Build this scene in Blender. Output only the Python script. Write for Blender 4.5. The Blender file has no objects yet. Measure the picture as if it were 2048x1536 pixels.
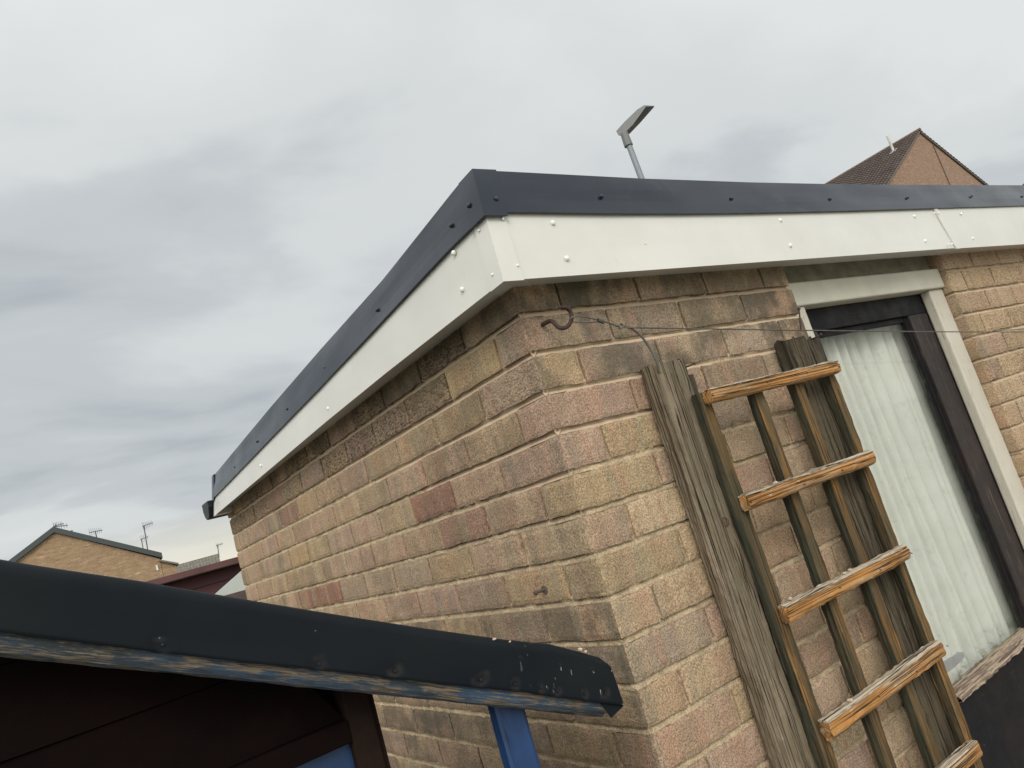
import bpy, math, random
import numpy as np
from mathutils import Matrix, Vector, noise

# ------------------------------------------------------------------ camera, world, sun
ZK = 2.2                       # height of the first bed joint below the eaves above the ground
YAW, PITCH, ROLL = .6453, .1665, -.2933
CAM = np.array([-.8708, -1.067, -.3586]); F = 1511.28      # camera in wall space (z = 0 at that joint); focal length in px of 2048
LA = .0237                     # the side wall is 1.4 degrees out of square
sc = bpy.context.scene
_f = np.array([math.sin(YAW)*math.cos(PITCH), math.cos(YAW)*math.cos(PITCH), math.sin(PITCH)])
_r = np.array([math.cos(YAW), -math.sin(YAW), 0.]); _u = np.cross(_r, _f)
_c, _s = math.cos(ROLL), math.sin(ROLL)
R = np.array([_c*_r+_s*_u, -_s*_r+_c*_u, -_f])
cd = bpy.data.cameras.new('camera'); cam = bpy.data.objects.new('camera', cd); sc.collection.objects.link(cam)
m = Matrix.Identity(4)
for i in range(3):
    for j in range(3): m[j][i] = R[i][j]
m[0][3], m[1][3], m[2][3] = CAM[0], CAM[1], CAM[2]+ZK
cam.matrix_world = m
cd.sensor_width = 36; cd.lens = F/2048*36; cd.clip_start = .02; cd.clip_end = 3000
sc.camera = cam
sc.render.resolution_x, sc.render.resolution_y = 1024, 768

SUN = Vector((-.50, -.62, .60)).normalized()
SUN_EL = math.asin(SUN.z); SUN_AZ = math.atan2(SUN.x, SUN.y)
w = bpy.data.worlds.new('World'); sc.world = w; w.use_nodes = True
nt = w.node_tree; N = nt.nodes; L = nt.links
for n in list(N): N.remove(n)
def wn(t, **k):
    n = N.new(t)
    for a, b in k.items(): setattr(n, a, b)
    return n
out = wn('ShaderNodeOutputWorld'); mixs = wn('ShaderNodeMixShader'); b1 = wn('ShaderNodeBackground'); b2 = wn('ShaderNodeBackground')
sky = wn('ShaderNodeTexSky', sky_type='NISHITA', sun_disc=False); sky.sun_elevation = SUN_EL; sky.sun_rotation = SUN_AZ
sky.air_density = 1; sky.dust_density = 2
L.new(sky.outputs[0], b1.inputs[0]); b1.inputs[1].default_value = .08
tc = wn('ShaderNodeTexCoord'); sep = wn('ShaderNodeSeparateXYZ'); L.new(tc.outputs['Generated'], sep.inputs[0])
def wm(op, a, b=None, c=None, cl=False):
    n = wn('ShaderNodeMath', operation=op, use_clamp=cl)
    for i, v in enumerate((a, b, c)):
        if v is None: continue
        if isinstance(v, (int, float)): n.inputs[i].default_value = v
        else: L.new(v, n.inputs[i])
    return n.outputs[0]
def wramp(src, stops):
    n = wn('ShaderNodeValToRGB'); e = n.color_ramp.elements
    while len(e) < len(stops): e.new(.5)
    for q, (p, c) in zip(e, stops): q.position = p; q.color = (*c, 1)
    n.color_ramp.interpolation = 'EASE'; L.new(src, n.inputs[0]); return n.outputs[0]
zz = wm('ADD', wm('MAXIMUM', sep.outputs[2], 0.0), .16)
cmb = wn('ShaderNodeCombineXYZ'); L.new(wm('DIVIDE', sep.outputs[0], zz), cmb.inputs[0]); L.new(wm('DIVIDE', sep.outputs[1], zz), cmb.inputs[1])
mp = wn('ShaderNodeMapping'); mp.inputs['Rotation'].default_value = (0, 0, math.radians(50)); mp.inputs['Scale'].default_value = (.38, .58, 1); mp.inputs['Location'].default_value = (6.3, 2.1, 0)
L.new(cmb.outputs[0], mp.inputs[0])
nz = wn('ShaderNodeTexNoise'); nz.inputs['Scale'].default_value = 1.25; nz.inputs['Detail'].default_value = 7; nz.inputs['Roughness'].default_value = .5; nz.inputs['Distortion'].default_value = .35
L.new(mp.outputs[0], nz.inputs['Vector'])
nz2 = wn('ShaderNodeTexNoise'); nz2.inputs['Scale'].default_value = .5; nz2.inputs['Detail'].default_value = 2; L.new(mp.outputs[0], nz2.inputs['Vector'])
nz3_ = wn('ShaderNodeTexNoise'); nz3_.inputs['Scale'].default_value = 4.2; nz3_.inputs['Detail'].default_value = 5; nz3_.inputs['Distortion'].default_value = .5; L.new(mp.outputs[0], nz3_.inputs['Vector'])
cl = wm('ADD', wm('ADD', wm('MULTIPLY', nz.outputs[0], .60), wm('MULTIPLY', nz2.outputs[0], .20)), wm('MULTIPLY', nz3_.outputs[0], .24))
cl = wm('SUBTRACT', cl, .018)
# the cloud sheet is thinner and brighter high up, thicker towards the low left
cl = wm('ADD', cl, wm('MULTIPLY', wm('SUBTRACT', sep.outputs[2], .27), .36))
ccol = wramp(cl, [(.36, (.40, .435, .462)), (.45, (.53, .562, .578)), (.52, (.655, .682, .685)), (.63, (.735, .755, .75))])
warm = wn('ShaderNodeMix', data_type='RGBA')
L.new(wm('SUBTRACT', 1.0, wm('DIVIDE', wm('ABSOLUTE', wm('SUBTRACT', sep.outputs[2], .045)), .075), cl=True), warm.inputs[0])
L.new(ccol, warm.inputs[6]); warm.inputs[7].default_value = (.84, .80, .66, 1)
glow = wn('ShaderNodeVectorMath', operation='DOT_PRODUCT'); L.new(tc.outputs['Generated'], glow.inputs[0]); glow.inputs[1].default_value = SUN
gl = wm('MULTIPLY', wm('POWER', wm('MAXIMUM', wm('ADD', wm('MULTIPLY', glow.outputs['Value'], .5), .5), 0.0), 3.0), 1.7)
gl = wm('ADD', gl, 1.04)
L.new(warm.outputs[2], b2.inputs[0]); L.new(gl, b2.inputs[1])
mixs.inputs[0].default_value = .93
L.new(b1.outputs[0], mixs.inputs[1]); L.new(b2.outputs[0], mixs.inputs[2]); L.new(mixs.outputs[0], out.inputs[0])

sd = bpy.data.lights.new('sun', 'SUN'); sd.energy = 1.6; sd.angle = math.radians(25); sd.color = (1, .94, .86)
so = bpy.data.objects.new('sun', sd); so.rotation_euler = SUN.to_track_quat('Z', 'Y').to_euler(); so.location = (0, -4, 8); sc.collection.objects.link(so)
sc.view_settings.view_transform = 'Standard'; sc.view_settings.look = 'None'; sc.view_settings.exposure = 0; sc.view_settings.gamma = 1
sc.render.engine = 'CYCLES'

# ------------------------------------------------------------------ surveying: where a sight line meets a real plane
def ray(px, py): return R.T @ np.array([(px-1024)/F, -(py-768)/F, -1.])
def meet(px, py, n, d):
    n = np.array(n, float); r = ray(px, py); return CAM + (d-n@CAM)/(n@r)*r
def onR(px, py, p=0.): return meet(px, py, (0, 1, 0), -p)          # plane p in front of the door wall
NL = np.array([math.cos(LA), -math.sin(LA), 0.]); DL = np.array([math.sin(LA), math.cos(LA), 0.])
def onL(px, py, p=0.): return meet(px, py, NL, -p)                  # plane p in front of the side wall
class VP:                                                            # a vertical plane facing the viewer at a distance
    def __init__(s, px, py, dist, turn=0.):
        r = ray(px, py); az = math.atan2(r[0], r[1]) + turn
        s.n = np.array([math.sin(az), math.cos(az), 0.]); h = math.hypot(r[0], r[1])
        P = CAM + r/h*dist; s.d = s.n@P; s.t = np.array([s.n[1], -s.n[0], 0.])
    def __call__(s, px, py): return meet(px, py, s.n, s.d)

# ------------------------------------------------------------------ helpers
rnd = random.Random(5)
def lk(o): sc.collection.objects.link(o); return o
ORG = {}
def thing(name, label, cat, loc, group=None):
    o = bpy.data.objects.new(name, None); o.empty_display_size = .1; o.location = (loc[0], loc[1], loc[2]+ZK); lk(o)
    ORG[o.name] = np.array(loc, float); o['label'] = label; o['category'] = cat
    if group: o['group'] = group
    return o
def org(o):
    v = np.zeros(3)
    while o is not None: v = v + ORG.get(o.name, 0); o = o.parent
    return v
def obj(name, V, Fc, mat, parent=None, loc=None, smooth=False, uv=None, col=None, attr=None, label=None, cat=None, group=None, bevel=0, kind=None):
    V = np.asarray(V, float)
    if parent is None:
        if loc is None: loc = np.array([V[:, 0].mean(), V[:, 1].mean(), V[:, 2].min()])
        loc = np.array(loc, float)
    else:
        base = org(parent); loc = np.zeros(3) if loc is None else np.array(loc, float)-base
    o_w = (loc if parent is None else org(parent)+loc)
    me = bpy.data.meshes.new(name); me.from_pydata((V-o_w).tolist(), [], Fc)
    me.materials.append(mat)
    if uv is not None:
        l = me.uv_layers.new(name='UVMap'); vi = np.empty(len(me.loops), int); me.loops.foreach_get('vertex_index', vi)
        l.data.foreach_set('uv', np.asarray(uv, float)[vi].ravel())
    if col is not None:
        a = me.color_attributes.new('tint', 'FLOAT_COLOR', 'POINT'); a.data.foreach_set('color', np.asarray(col, float).ravel())
    for k, v in (attr or {}).items():
        a = me.attributes.new(k, 'FLOAT', 'POINT'); a.data.foreach_set('value', np.asarray(v, float))
    if smooth: me.polygons.foreach_set('use_smooth', [True]*len(me.polygons))
    me.update()
    o = bpy.data.objects.new(name, me); lk(o); ORG[o.name] = loc
    o.location = (loc[0], loc[1], loc[2]+(ZK if parent is None else 0))
    if parent is not None: o.parent = parent
    if label: o['label'] = label
    if cat: o['category'] = cat
    if group: o['group'] = group
    if kind: o['kind'] = kind
    if bevel:
        b = o.modifiers.new('bevel', 'BEVEL'); b.width = bevel; b.segments = 2; b.limit_method = 'ANGLE'; b.angle_limit = .6
    return o
class MB:
    def __init__(s): s.v = []; s.f = []; s.u = []
    def add(s, V, Fc, uv=None):
        k = len(s.v); s.v += [tuple(p) for p in V]; s.f += [tuple(i+k for i in f) for f in Fc]
        s.u += list(uv) if uv is not None else [(0, 0)]*len(V)
        return s
    def box(s, a, b):
        (x0, y0, z0), (x1, y1, z1) = a, b
        return s.add([(x0,y0,z0),(x1,y0,z0),(x1,y1,z0),(x0,y1,z0),(x0,y0,z1),(x1,y0,z1),(x1,y1,z1),(x0,y1,z1)],
              [(0,3,2,1),(4,5,6,7),(0,1,5,4),(1,2,6,5),(2,3,7,6),(3,0,4,7)])
    def hexa(s, P):       # 8 points: bottom loop then top loop
        return s.add(P, [(0,3,2,1),(4,5,6,7),(0,1,5,4),(1,2,6,5),(2,3,7,6),(3,0,4,7)])
    def prism(s, poly, vec):     # planar polygon pushed along vec
        n = len(poly); P = [np.array(p, float) for p in poly]; Q = [p+np.array(vec) for p in P]
        return s.add(P+Q, [tuple(range(n)), tuple(range(2*n-1, n-1, -1))]+[(i, i+n, (i+1) % n+n, (i+1) % n) for i in range(n)])
    def tube(s, pts, rad, seg=10, cap=True):
        P = [np.array(p, float) for p in pts]; n = len(P); rads = rad if hasattr(rad, '__len__') else [rad]*n
        V = []; prev = None
        for i in range(n):
            t = P[min(i+1, n-1)]-P[max(i-1, 0)]; t /= np.linalg.norm(t)+1e-12
            if prev is None:
                a = np.array([0, 0, 1.]) if abs(t[2]) < .9 else np.array([1., 0, 0]); prev = np.cross(t, a)
            prev = prev-t*(prev@t); prev /= np.linalg.norm(prev)+1e-12; b = np.cross(t, prev)
            for k in range(seg):
                q = 2*math.pi*k/seg; V.append(P[i]+rads[i]*(math.cos(q)*prev+math.sin(q)*b))
        Fc = [(i*seg+k, i*seg+(k+1) % seg, (i+1)*seg+(k+1) % seg, (i+1)*seg+k) for i in range(n-1) for k in range(seg)]
        if cap: Fc += [tuple(range(seg-1, -1, -1)), tuple((n-1)*seg+k for k in range(seg))]
        return s.add(V, Fc)
    def obj(s, name, mat, parent=None, **k): return obj(name, s.v, s.f, mat, parent, uv=s.u, **k)

# ------------------------------------------------------------------ materials
class M:
    def __init__(s, name):
        s.m = bpy.data.materials.new(name); s.m.use_nodes = True; s.t = s.m.node_tree; s.n = s.t.nodes
        s.b = s.n['Principled BSDF']; s.o = s.n['Material Output']
    def node(s, t, **k):
        n = s.n.new(t)
        for a, b in k.items(): setattr(n, a, b)
        return n
    def lk(s, a, b): s.t.links.new(a, b)
    def val(s, n, i, v):
        if v is None: return
        if isinstance(v, (int, float)): n.inputs[i].default_value = v
        elif isinstance(v, tuple): n.inputs[i].default_value = (*v, 1) if len(v) == 3 and n.inputs[i].type == 'RGBA' else v
        else: s.lk(v, n.inputs[i])
    def co(s, kind='Object', sc_=(1, 1, 1), loc=(0, 0, 0), rot=(0, 0, 0)):
        if kind == 'UV': src = s.node('ShaderNodeUVMap').outputs[0]
        else: src = s.node('ShaderNodeTexCoord').outputs[kind]
        q = s.node('ShaderNodeMapping'); s.lk(src, q.inputs[0]); q.inputs['Scale'].default_value = sc_; q.inputs['Location'].default_value = loc; q.inputs['Rotation'].default_value = rot
        return q.outputs[0]
    def noise(s, vec, scale, detail=4, rough=.55, dist=0):
        n = s.node('ShaderNodeTexNoise'); s.lk(vec, n.inputs['Vector'])
        n.inputs['Scale'].default_value = scale; n.inputs['Detail'].default_value = detail; n.inputs['Roughness'].default_value = rough; n.inputs['Distortion'].default_value = dist
        return n.outputs[0]
    def voro(s, vec, scale, feat='F1'):
        n = s.node('ShaderNodeTexVoronoi', feature=feat); s.lk(vec, n.inputs['Vector']); n.inputs['Scale'].default_value = scale; return n.outputs[0]
    def math(s, op, a, b=None, c=None, clamp=False):
        n = s.node('ShaderNodeMath', operation=op, use_clamp=clamp)
        for i, v in enumerate((a, b, c)): s.val(n, i, v)
        return n.outputs[0]
    def rng(s, v, a, b, c=0., d=1.):
        n = s.node('ShaderNodeMapRange'); s.lk(v, n.inputs[0])
        for i, x in enumerate((a, b, c, d)): n.inputs[i+1].default_value = x
        return n.outputs[0]
    def ramp(s, v, stops, mode='LINEAR'):
        n = s.node('ShaderNodeValToRGB'); e = n.color_ramp.elements; n.color_ramp.interpolation = mode
        while len(e) < len(stops): e.new(.5)
        for q, (p, c) in zip(e, stops): q.position = p; q.color = (*c, 1)
        s.lk(v, n.inputs[0]); return n.outputs[0]
    def mix(s, f, a, b, mode='MIX'):
        n = s.node('ShaderNodeMix', data_type='RGBA', blend_type=mode); s.val(n, 0, f); s.val(n, 6, a); s.val(n, 7, b); return n.outputs[2]
    def attr(s, name, out='Fac'): n = s.node('ShaderNodeAttribute', attribute_name=name); return n.outputs[out]
    def bump(s, h, dist, strength=1., prev=None):
        n = s.node('ShaderNodeBump'); s.lk(h, n.inputs['Height']); n.inputs['Distance'].default_value = dist; n.inputs['Strength'].default_value = strength
        if prev is not None: s.lk(prev, n.inputs['Normal'])
        return n.outputs[0]
    def set(s, color=None, rough=None, normal=None, metal=None, spec=None, coat=None, coatr=None):
        for k, v in (('Base Color', color), ('Roughness', rough), ('Normal', normal), ('Metallic', metal), ('Specular IOR Level', spec), ('Coat Weight', coat), ('Coat Roughness', coatr)):
            if v is not None: s.val(s.b, k, v)
        return s.m

def m_brick():
    s = M('buff_brick')
    ob = s.co('Object'); uv = s.co('UV', (1, 1, 1))
    tint = s.attr('tint', 'Color'); coarse = s.attr('coarse'); soot_shade = s.attr('soot_shade')
    band = s.noise(s.co('UV', (34, 2.2, 1)), 1.0, 2, .5, .2)             # drag bands that cross each brick
    bandc = s.noise(s.co('UV', (16, 1.1, 1), (7, 3, 0)), 1.0, 2, .5, .3)
    c = s.mix(s.rng(band, .50, .60, 0, .62), tint, s.mix(.45, tint, (.23, .175, .115)))
    c = s.mix(s.rng(bandc, .52, .60, 0, .6), c, s.mix(.55, c, (.40, .235, .155)))
    c = s.mix(s.rng(bandc, .47, .38, 0, .6), c, s.mix(.5, c, (.46, .355, .215)))
    bandg = s.noise(s.co('UV', (20, 1.6, 1), (2, 9, 0)), 1.0, 3, .55, .4)
    c = s.mix(s.rng(bandg, .55, .64, 0, .55), c, s.mix(.6, c, (.25, .235, .185)))
    grit = s.noise(ob, 300, 4, .75)
    grit2 = s.noise(ob, 190, 3, .65)
    c = s.mix(s.rng(grit, .41, .59, 0, 1), s.mix(1, c, (.60, .57, .52), 'MULTIPLY'), s.mix(1, c, (1.30, 1.28, 1.24), 'MULTIPLY'))
    pits = s.rng(s.voro(ob, 120), .10, .20, 1, 0)
    pm = s.math('MULTIPLY', pits, s.rng(s.noise(ob, 30, 2), .5, .62))
    c = s.mix(s.math('MULTIPLY', pm, .75), c, (.06, .045, .03))
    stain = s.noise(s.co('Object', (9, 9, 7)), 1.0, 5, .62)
    stn = s.math('MULTIPLY', s.rng(stain, .42, .56), soot_shade, clamp=True)
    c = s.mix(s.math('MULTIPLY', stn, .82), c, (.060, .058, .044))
    alg = s.math('MULTIPLY', s.rng(s.noise(s.co('Object', (6, 6, 5), (3, 1, 2)), 1.0, 5, .6), .56, .72), .38)
    c = s.mix(alg, c, (.19, .16, .095))
    fleck = s.rng(s.voro(s.co('Object', (1, 1, 1), (5, 5, 5)), 55), .035, .06, 1, 0)
    c = s.mix(s.math('MULTIPLY', fleck, s.rng(s.noise(ob, 9, 1), .55, .6, 0, .8)), c, (.62, .58, .5))
    ridg = s.noise(s.co('Object', (1, 1, 2.3)), 75, 3, .55, .6)
    h = s.math('ADD', s.math('MULTIPLY', grit, .35), s.math('MULTIPLY', grit2, .65))
    n = s.bump(h, .0022, .9)
    rd = s.node('ShaderNodeBump'); s.lk(ridg, rd.inputs['Height']); rd.inputs['Distance'].default_value = .011; s.lk(coarse, rd.inputs['Strength']); s.lk(n, rd.inputs['Normal'])
    c = s.mix(s.math('MULTIPLY', coarse, s.rng(ridg, .5, .40, 0, .8)), c, (.07, .05, .035))
    return s.set(c, .93, rd.outputs[0], spec=.2)
def m_mortar():
    s = M('mortar'); ob = s.co('Object'); new = s.attr('fresh')
    a = s.noise(ob, 260, 3, .7); b = s.noise(ob, 22, 4, .6)
    old = s.mix(s.rng(b, .35, .65), (.70, .55, .365), (.47, .37, .25))
    old = s.mix(s.rng(a, .4, .62), s.mix(1, old, (.72, .70, .66), 'MULTIPLY'), old)
    fresh = s.mix(s.rng(b, .3, .7), (.55, .42, .29), (.45, .345, .24))
    c = s.mix(new, old, fresh)
    h = s.math('MULTIPLY', s.math('ADD', a, s.noise(ob, 90, 4, .7)), s.rng(new, 0, 1, 1, .22))
    return s.set(c, .95, s.bump(h, .0050, 1.), spec=.15)
def m_wood(name, light, dark, grey, algae, k_orange=.5, seed=0, crack=.6, white=.0, grain=1.):
    """weathered sawn timber: UV.x runs along the grain, UV.y around the section"""
    s = M(name); off = (seed*3.1, seed*1.7, 0)
    al = s.attr('algae')
    g = s.noise(s.co('UV', (4, 260*grain, 1), off), 1.0, 5, .68, .8)
    g2 = s.noise(s.co('UV', (1.6, 80, 1), off), 1.0, 3, .55, .6)
    p = s.noise(s.co('UV', (7, 40, 1), off), 1.0, 4, .6)
    p2 = s.noise(s.co('UV', (3.4, 7, 1), (off[0]+9, off[1]+4, 0)), 1.0, 4, .65)
    pt_ = s.noise(s.co('UV', (3, 24, 1), (off[0]+2, off[1]+7, 0)), 1.0, 4, .65)
    c = s.mix(s.rng(g, .30, .70), dark, light)
    c = s.mix(s.rng(pt_, .36, .64), s.mix(1, c, (.52, .50, .46), 'MULTIPLY'), s.mix(1, c, (1.28, 1.26, 1.22), 'MULTIPLY'))
    c = s.mix(s.rng(p, .70-.4*k_orange, .86-.4*k_orange), grey if k_orange < 1 else c, c)
    c = s.mix(s.math('MULTIPLY', s.rng(g2, .52, .62), .45), c, dark)
    kn = s.voro(s.co('UV', (4.5, 16, 1), off), 1.0)
    c = s.mix(s.rng(kn, .05, .11, .85, 0), c, (.035, .02, .01))
    if white: c = s.mix(s.math('MULTIPLY', s.rng(s.noise(s.co('UV', (30, 160, 1), off), 1.0, 4, .65, .5), .60, .66), white), c, (.55, .47, .36))
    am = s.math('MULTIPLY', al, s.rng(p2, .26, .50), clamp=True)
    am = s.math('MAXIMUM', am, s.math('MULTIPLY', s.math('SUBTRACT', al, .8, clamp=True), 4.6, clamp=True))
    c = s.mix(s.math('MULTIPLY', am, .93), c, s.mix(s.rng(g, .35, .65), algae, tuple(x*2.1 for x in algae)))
    cr = s.noise(s.co('UV', (1.5, 120, 1), (off[0]+3, off[1], 0)), 1.0, 2, .5, .3)
    crm = s.rng(s.math('ABSOLUTE', s.math('SUBTRACT', cr, .5)), .0, .030, 1, 0)
    crm = s.math('MULTIPLY', crm, s.rng(s.noise(s.co('UV', (4, 6, 1), off), 1.0, 2), .36, .46))
    c = s.mix(s.math('MULTIPLY', crm, crack), c, (.012, .009, .006))
    n = s.bump(g, .0016, .6); n = s.bump(crm, -.006, min(1., crack+.2), n); n = s.bump(s.noise(s.co('Object'), 60, 3), .002, .4, n)
    return s.set(c, .82, n, spec=.25)
def m_plain(name, col, rough=.5, var=.12, scale=12, bump=.0, bscale=80, metal=0., coat=None, spec=None):
    s = M(name); ob = s.co('Object'); a = s.noise(ob, scale, 4, .6)
    c = s.mix(s.rng(a, .3, .7), tuple(x*(1-var) for x in col), tuple(min(1, x*(1+var)) for x in col))
    n = s.bump(s.noise(ob, bscale, 3), bump, .8) if bump else None
    r = s.rng(a, .3, .7, max(.02, rough-.06), min(1, rough+.06))
    return s.set(c, r, n, metal, spec, coat, .08 if coat else None)

BRICK = m_brick(); MORTAR = m_mortar()
def m_white():
    s = M('white_trim'); ob = s.co('Object')
    c = s.mix(s.rng(s.noise(ob, 5, 5, .6), .35, .7), (.60, .585, .535), (.55, .532, .48))
    dirt = s.rng(s.noise(s.co('Object', (1, 1, .35)), 60, 4, .7), .66, .74, 0, .35)
    c = s.mix(dirt, c, (.40, .36, .27))
    n = s.bump(s.noise(s.co('Object', (1, 1, 2)), 3.2, 1), .012, .5)
    return s.set(c, .38, n, spec=.5, coat=.35, coatr=.12)
WHITE = m_white()
def m_black():
    s = M('black_trim'); ob = s.co('Object')
    c = s.mix(s.rng(s.noise(ob, 6, 4), .35, .65), (.010, .015, .025), (.015, .021, .032))
    sm = s.rng(s.noise(s.co('Object', (1, 1, 1), (2, 0, 1)), 9, 2, .5, 2.5), .57, .63)
    n = s.bump(s.noise(s.co('Object', (1, 1, 2.5), (.4, .2, 0)), 3.2, 1), .014, .6)
    r = s.rng(s.noise(ob, 14, 4, .6), .35, .7, .13, .26)
    return s.set(s.mix(s.math('MULTIPLY', sm, s.rng(s.noise(ob, 1.3, 1), .5, .6, 0, .10)), c, (.22, .22, .20)), r, n, spec=.28)
BLACK = m_black()
SCREWB = m_plain('black_screw', (.015, .018, .022), .3); SCREWW = m_plain('white_screw', (.74, .73, .66), .35)
FASCIA_DIRT = m_plain('soffit_panel', (.27, .24, .18), .85, .35, 18, .001, 120)
FRAME = (lambda s: s.set(s.mix(s.rng(s.noise(s.co('Object', (1, 1, .12), (0, 0, 0)), 160, 4, .7), .60, .68, 0, .8), s.mix(s.rng(s.noise(s.co('Object'), 7, 4), .35, .7), (.56, .52, .435), (.49, .455, .375)), (.27, .235, .19)), .55, s.bump(s.noise(s.co('Object', (1, 1, .1)), 150, 4), .0015, .7)))(M('painted_frame'))
FRAMEH = m_plain('painted_head', (.52, .485, .40), .5, .12, 9, .001, 60)
DARKW = (lambda s: s.set(s.mix(s.rng(s.noise(s.co('Object', (1, 1, .06)), 130, 5, .7, .6), .58, .68, 0, .7), s.mix(s.rng(s.noise(s.co('Object'), 6, 4), .4, .65), (.012, .008, .008), (.026, .014, .012)), (.13, .09, .07)), s.rng(s.noise(s.co('Object'), 20, 3), .3, .7, .45, .65), s.bump(s.noise(s.co('Object', (1, 1, .06)), 130, 5, .7), .0016, .8)))(M('dark_stained_door'))
RAILW = (lambda s: s.set(s.mix(s.rng(s.noise(s.co('Object', (.06, 1, 1)), 130, 5, .7, .6), .66, .74, 0, .6), s.mix(s.rng(s.noise(s.co('Object'), 6, 4), .4, .65), (.006, .006, .008), (.012, .009, .009)), (.15, .11, .09)), s.rng(s.noise(s.co('Object'), 20, 3), .3, .7, .45, .7), s.bump(s.noise(s.co('Object', (.06, 1, 1)), 130, 5, .7), .0012, .8), spec=.2))(M('dark_stained_rail'))
BEAD = (lambda s: s.set(s.mix(s.rng(s.noise(s.co('Object', (.05, 1, 1)), 170, 5, .7, .8), .42, .60), (.09, .055, .04), (.40, .315, .225)), .85, s.bump(s.noise(s.co('Object', (.05, 1, 1)), 170, 5, .7), .004, 1.)))(M('flaking_bead'))
ORANGE = m_wood('stained_rail_timber', (.58, .285, .088), (.38, .175, .052), (.42, .29, .17), (.035, .038, .022), .85, 1, .8, .65)
TOPGREY = m_wood('grey_weathered_timber', (.50, .42, .32), (.24, .185, .13), (.42, .35, .26), (.05, .05, .03), .3, 2, .9, .3)
LATH = m_wood('stained_lath_timber', (.52, .25, .062), (.20, .10, .030), (.16, .11, .052), (.020, .023, .016), .66, 3, .6, .12)
GREYW = m_wood('silvered_post_timber', (.33, .245, .155), (.085, .058, .035), (.24, .19, .13), (.036, .032, .020), .45, 4, 1., .25, 1.0)
MOSSW = m_wood('mossy_post_timber', (.18, .125, .068), (.040, .030, .019), (.10, .078, .048), (.024, .022, .016), .35, 6, .95, .12, 1.2)
def m_blue(name, peel, blue=(.040, .075, .125)):
    s = M(name)
    g = s.noise(s.co('UV', (30, 420, 1)), 1.0, 5, .75, .5); p = s.noise(s.co('UV', (24, 70, 1), (1.2, 3, 0)), 1.0, 4, .6)
    x = s.noise(s.co('UV', (3, 12, 1), (4, 0, 0)), 1.0, 3, .5)
    paint = s.mix(s.rng(x, .38, .62), (.030, .038, .042), blue)
    bare = s.mix(s.rng(g, .38, .62), (.05, .038, .026), (.19, .15, .105))
    f = s.rng(s.math('ADD', s.math('MULTIPLY', g, .55), s.math('MULTIPLY', p, .6)), .66-peel, .74-peel)
    c = s.mix(f, paint, bare)
    c = s.mix(s.rng(g, .44, .34, 0, .75), c, (.012, .012, .012))
    return s.set(c, .7, s.bump(g, .003, .9), spec=.3)
BLUEB = m_blue('peeling_blue_board', .10); 
BLUEP = (lambda s: s.set(s.mix(s.rng(s.noise(s.co('UV', (10, 120, 1)), 1.0, 4, .6, .6), .62, .67), s.mix(s.rng(s.noise(s.co('Object'), 9, 3), .35, .65), (.009, .030, .088), (.016, .052, .150)), (.02, .012, .012)), .42, s.bump(s.noise(s.co('UV', (4, 120, 1)), 1.0, 3), .0012, .7)))(M('blue_post_paint'))
MAROON = m_plain('shaded_maroon_boards', (.005, .0022, .0022), .9, .5, 9, .001, 60, spec=.08)  # near-black: the shade under the playhouse roof is put into the colour
BROWNP = m_plain('brown_corner_post', (.014, .008, .006), .85, .4, 14, .001, 60, spec=.1)
def m_felt():
    s = M('black_felt'); ob = s.co('Object')
    c = s.mix(s.rng(s.noise(ob, 5, 4), .35, .7), (.006, .0085, .0125), (.010, .0125, .014))
    f = s.rng(s.voro(ob, 26), .020, .032, 1, 0); c = s.mix(s.math('MULTIPLY', f, s.rng(s.noise(s.co('Object', (1, 1, 1), (3, 0, 0)), 7, 2), .52, .58, 0, .7)), c, (.35, .34, .3))
    sc_ = s.rng(s.noise(s.co('Object', (1, 1, .35)), 110, 4, .6), .64, .67); c = s.mix(s.math('MULTIPLY', sc_, s.attr('worn')), c, (.45, .43, .38))
    c = s.mix(s.attr('dimple'), c, (.060, .050, .045))
    return s.set(c, s.rng(s.noise(ob, 12, 4), .3, .7, .6, .75), s.bump(s.noise(ob, 25, 4), .0012, .6), spec=.10)
FELT = m_felt()
KNOT = (lambda s: s.set(s.ramp(s.noise(s.co('Object', (1, 1, .7)), 240, 4, .6), [(.4, (.03, .018, .012)), (.6, (.14, .085, .055))]), .8, s.bump(s.noise(s.co('Object'), 200, 3), .003, .8)))(M('dark_knot'))
RUST = m_plain('rusted_iron', (.045, .022, .016), .75, .4, 90, .0006, 400)
WIRE = m_plain('galvanised_wire', (.11, .10, .085), .6, .35, 60, metal=.3)
CABLE = m_plain('grey_green_cord', (.095, .10, .075), .75, .25, 60, .0004, 600)
STEEL = m_plain('aged_steel', (.12, .10, .082), .5, .3, 60, metal=.3)
GREYM = m_plain('grey_handle_metal', (.30, .30, .30), .42, .08, 30, metal=.3)
CRUMB = m_plain('mortar_crumb', (.50, .40, .30), .95, .2, 90, .002, 300)
def m_curtain():
    s = M('net_curtain'); ob = s.co('Object')
    c = s.mix(s.rng(s.noise(ob, 9, 4), .35, .7), (.65, .635, .60), (.58, .565, .53))
    spot = s.rng(s.voro(s.co('Object', (1, .4, 1)), 9), .012, .022, 1, 0); c = s.mix(s.math('MULTIPLY', spot, .6), c, (.12, .12, .08))
    low = s.math('MULTIPLY', s.rng(s.noise(ob, 24, 5, .7), .50, .62), s.attr('algae')); c = s.mix(low, c, (.17, .18, .11))
    return s.set(c, .8, s.bump(s.noise(ob, 400, 2), .0005, .5))
CURT = m_curtain()
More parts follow.
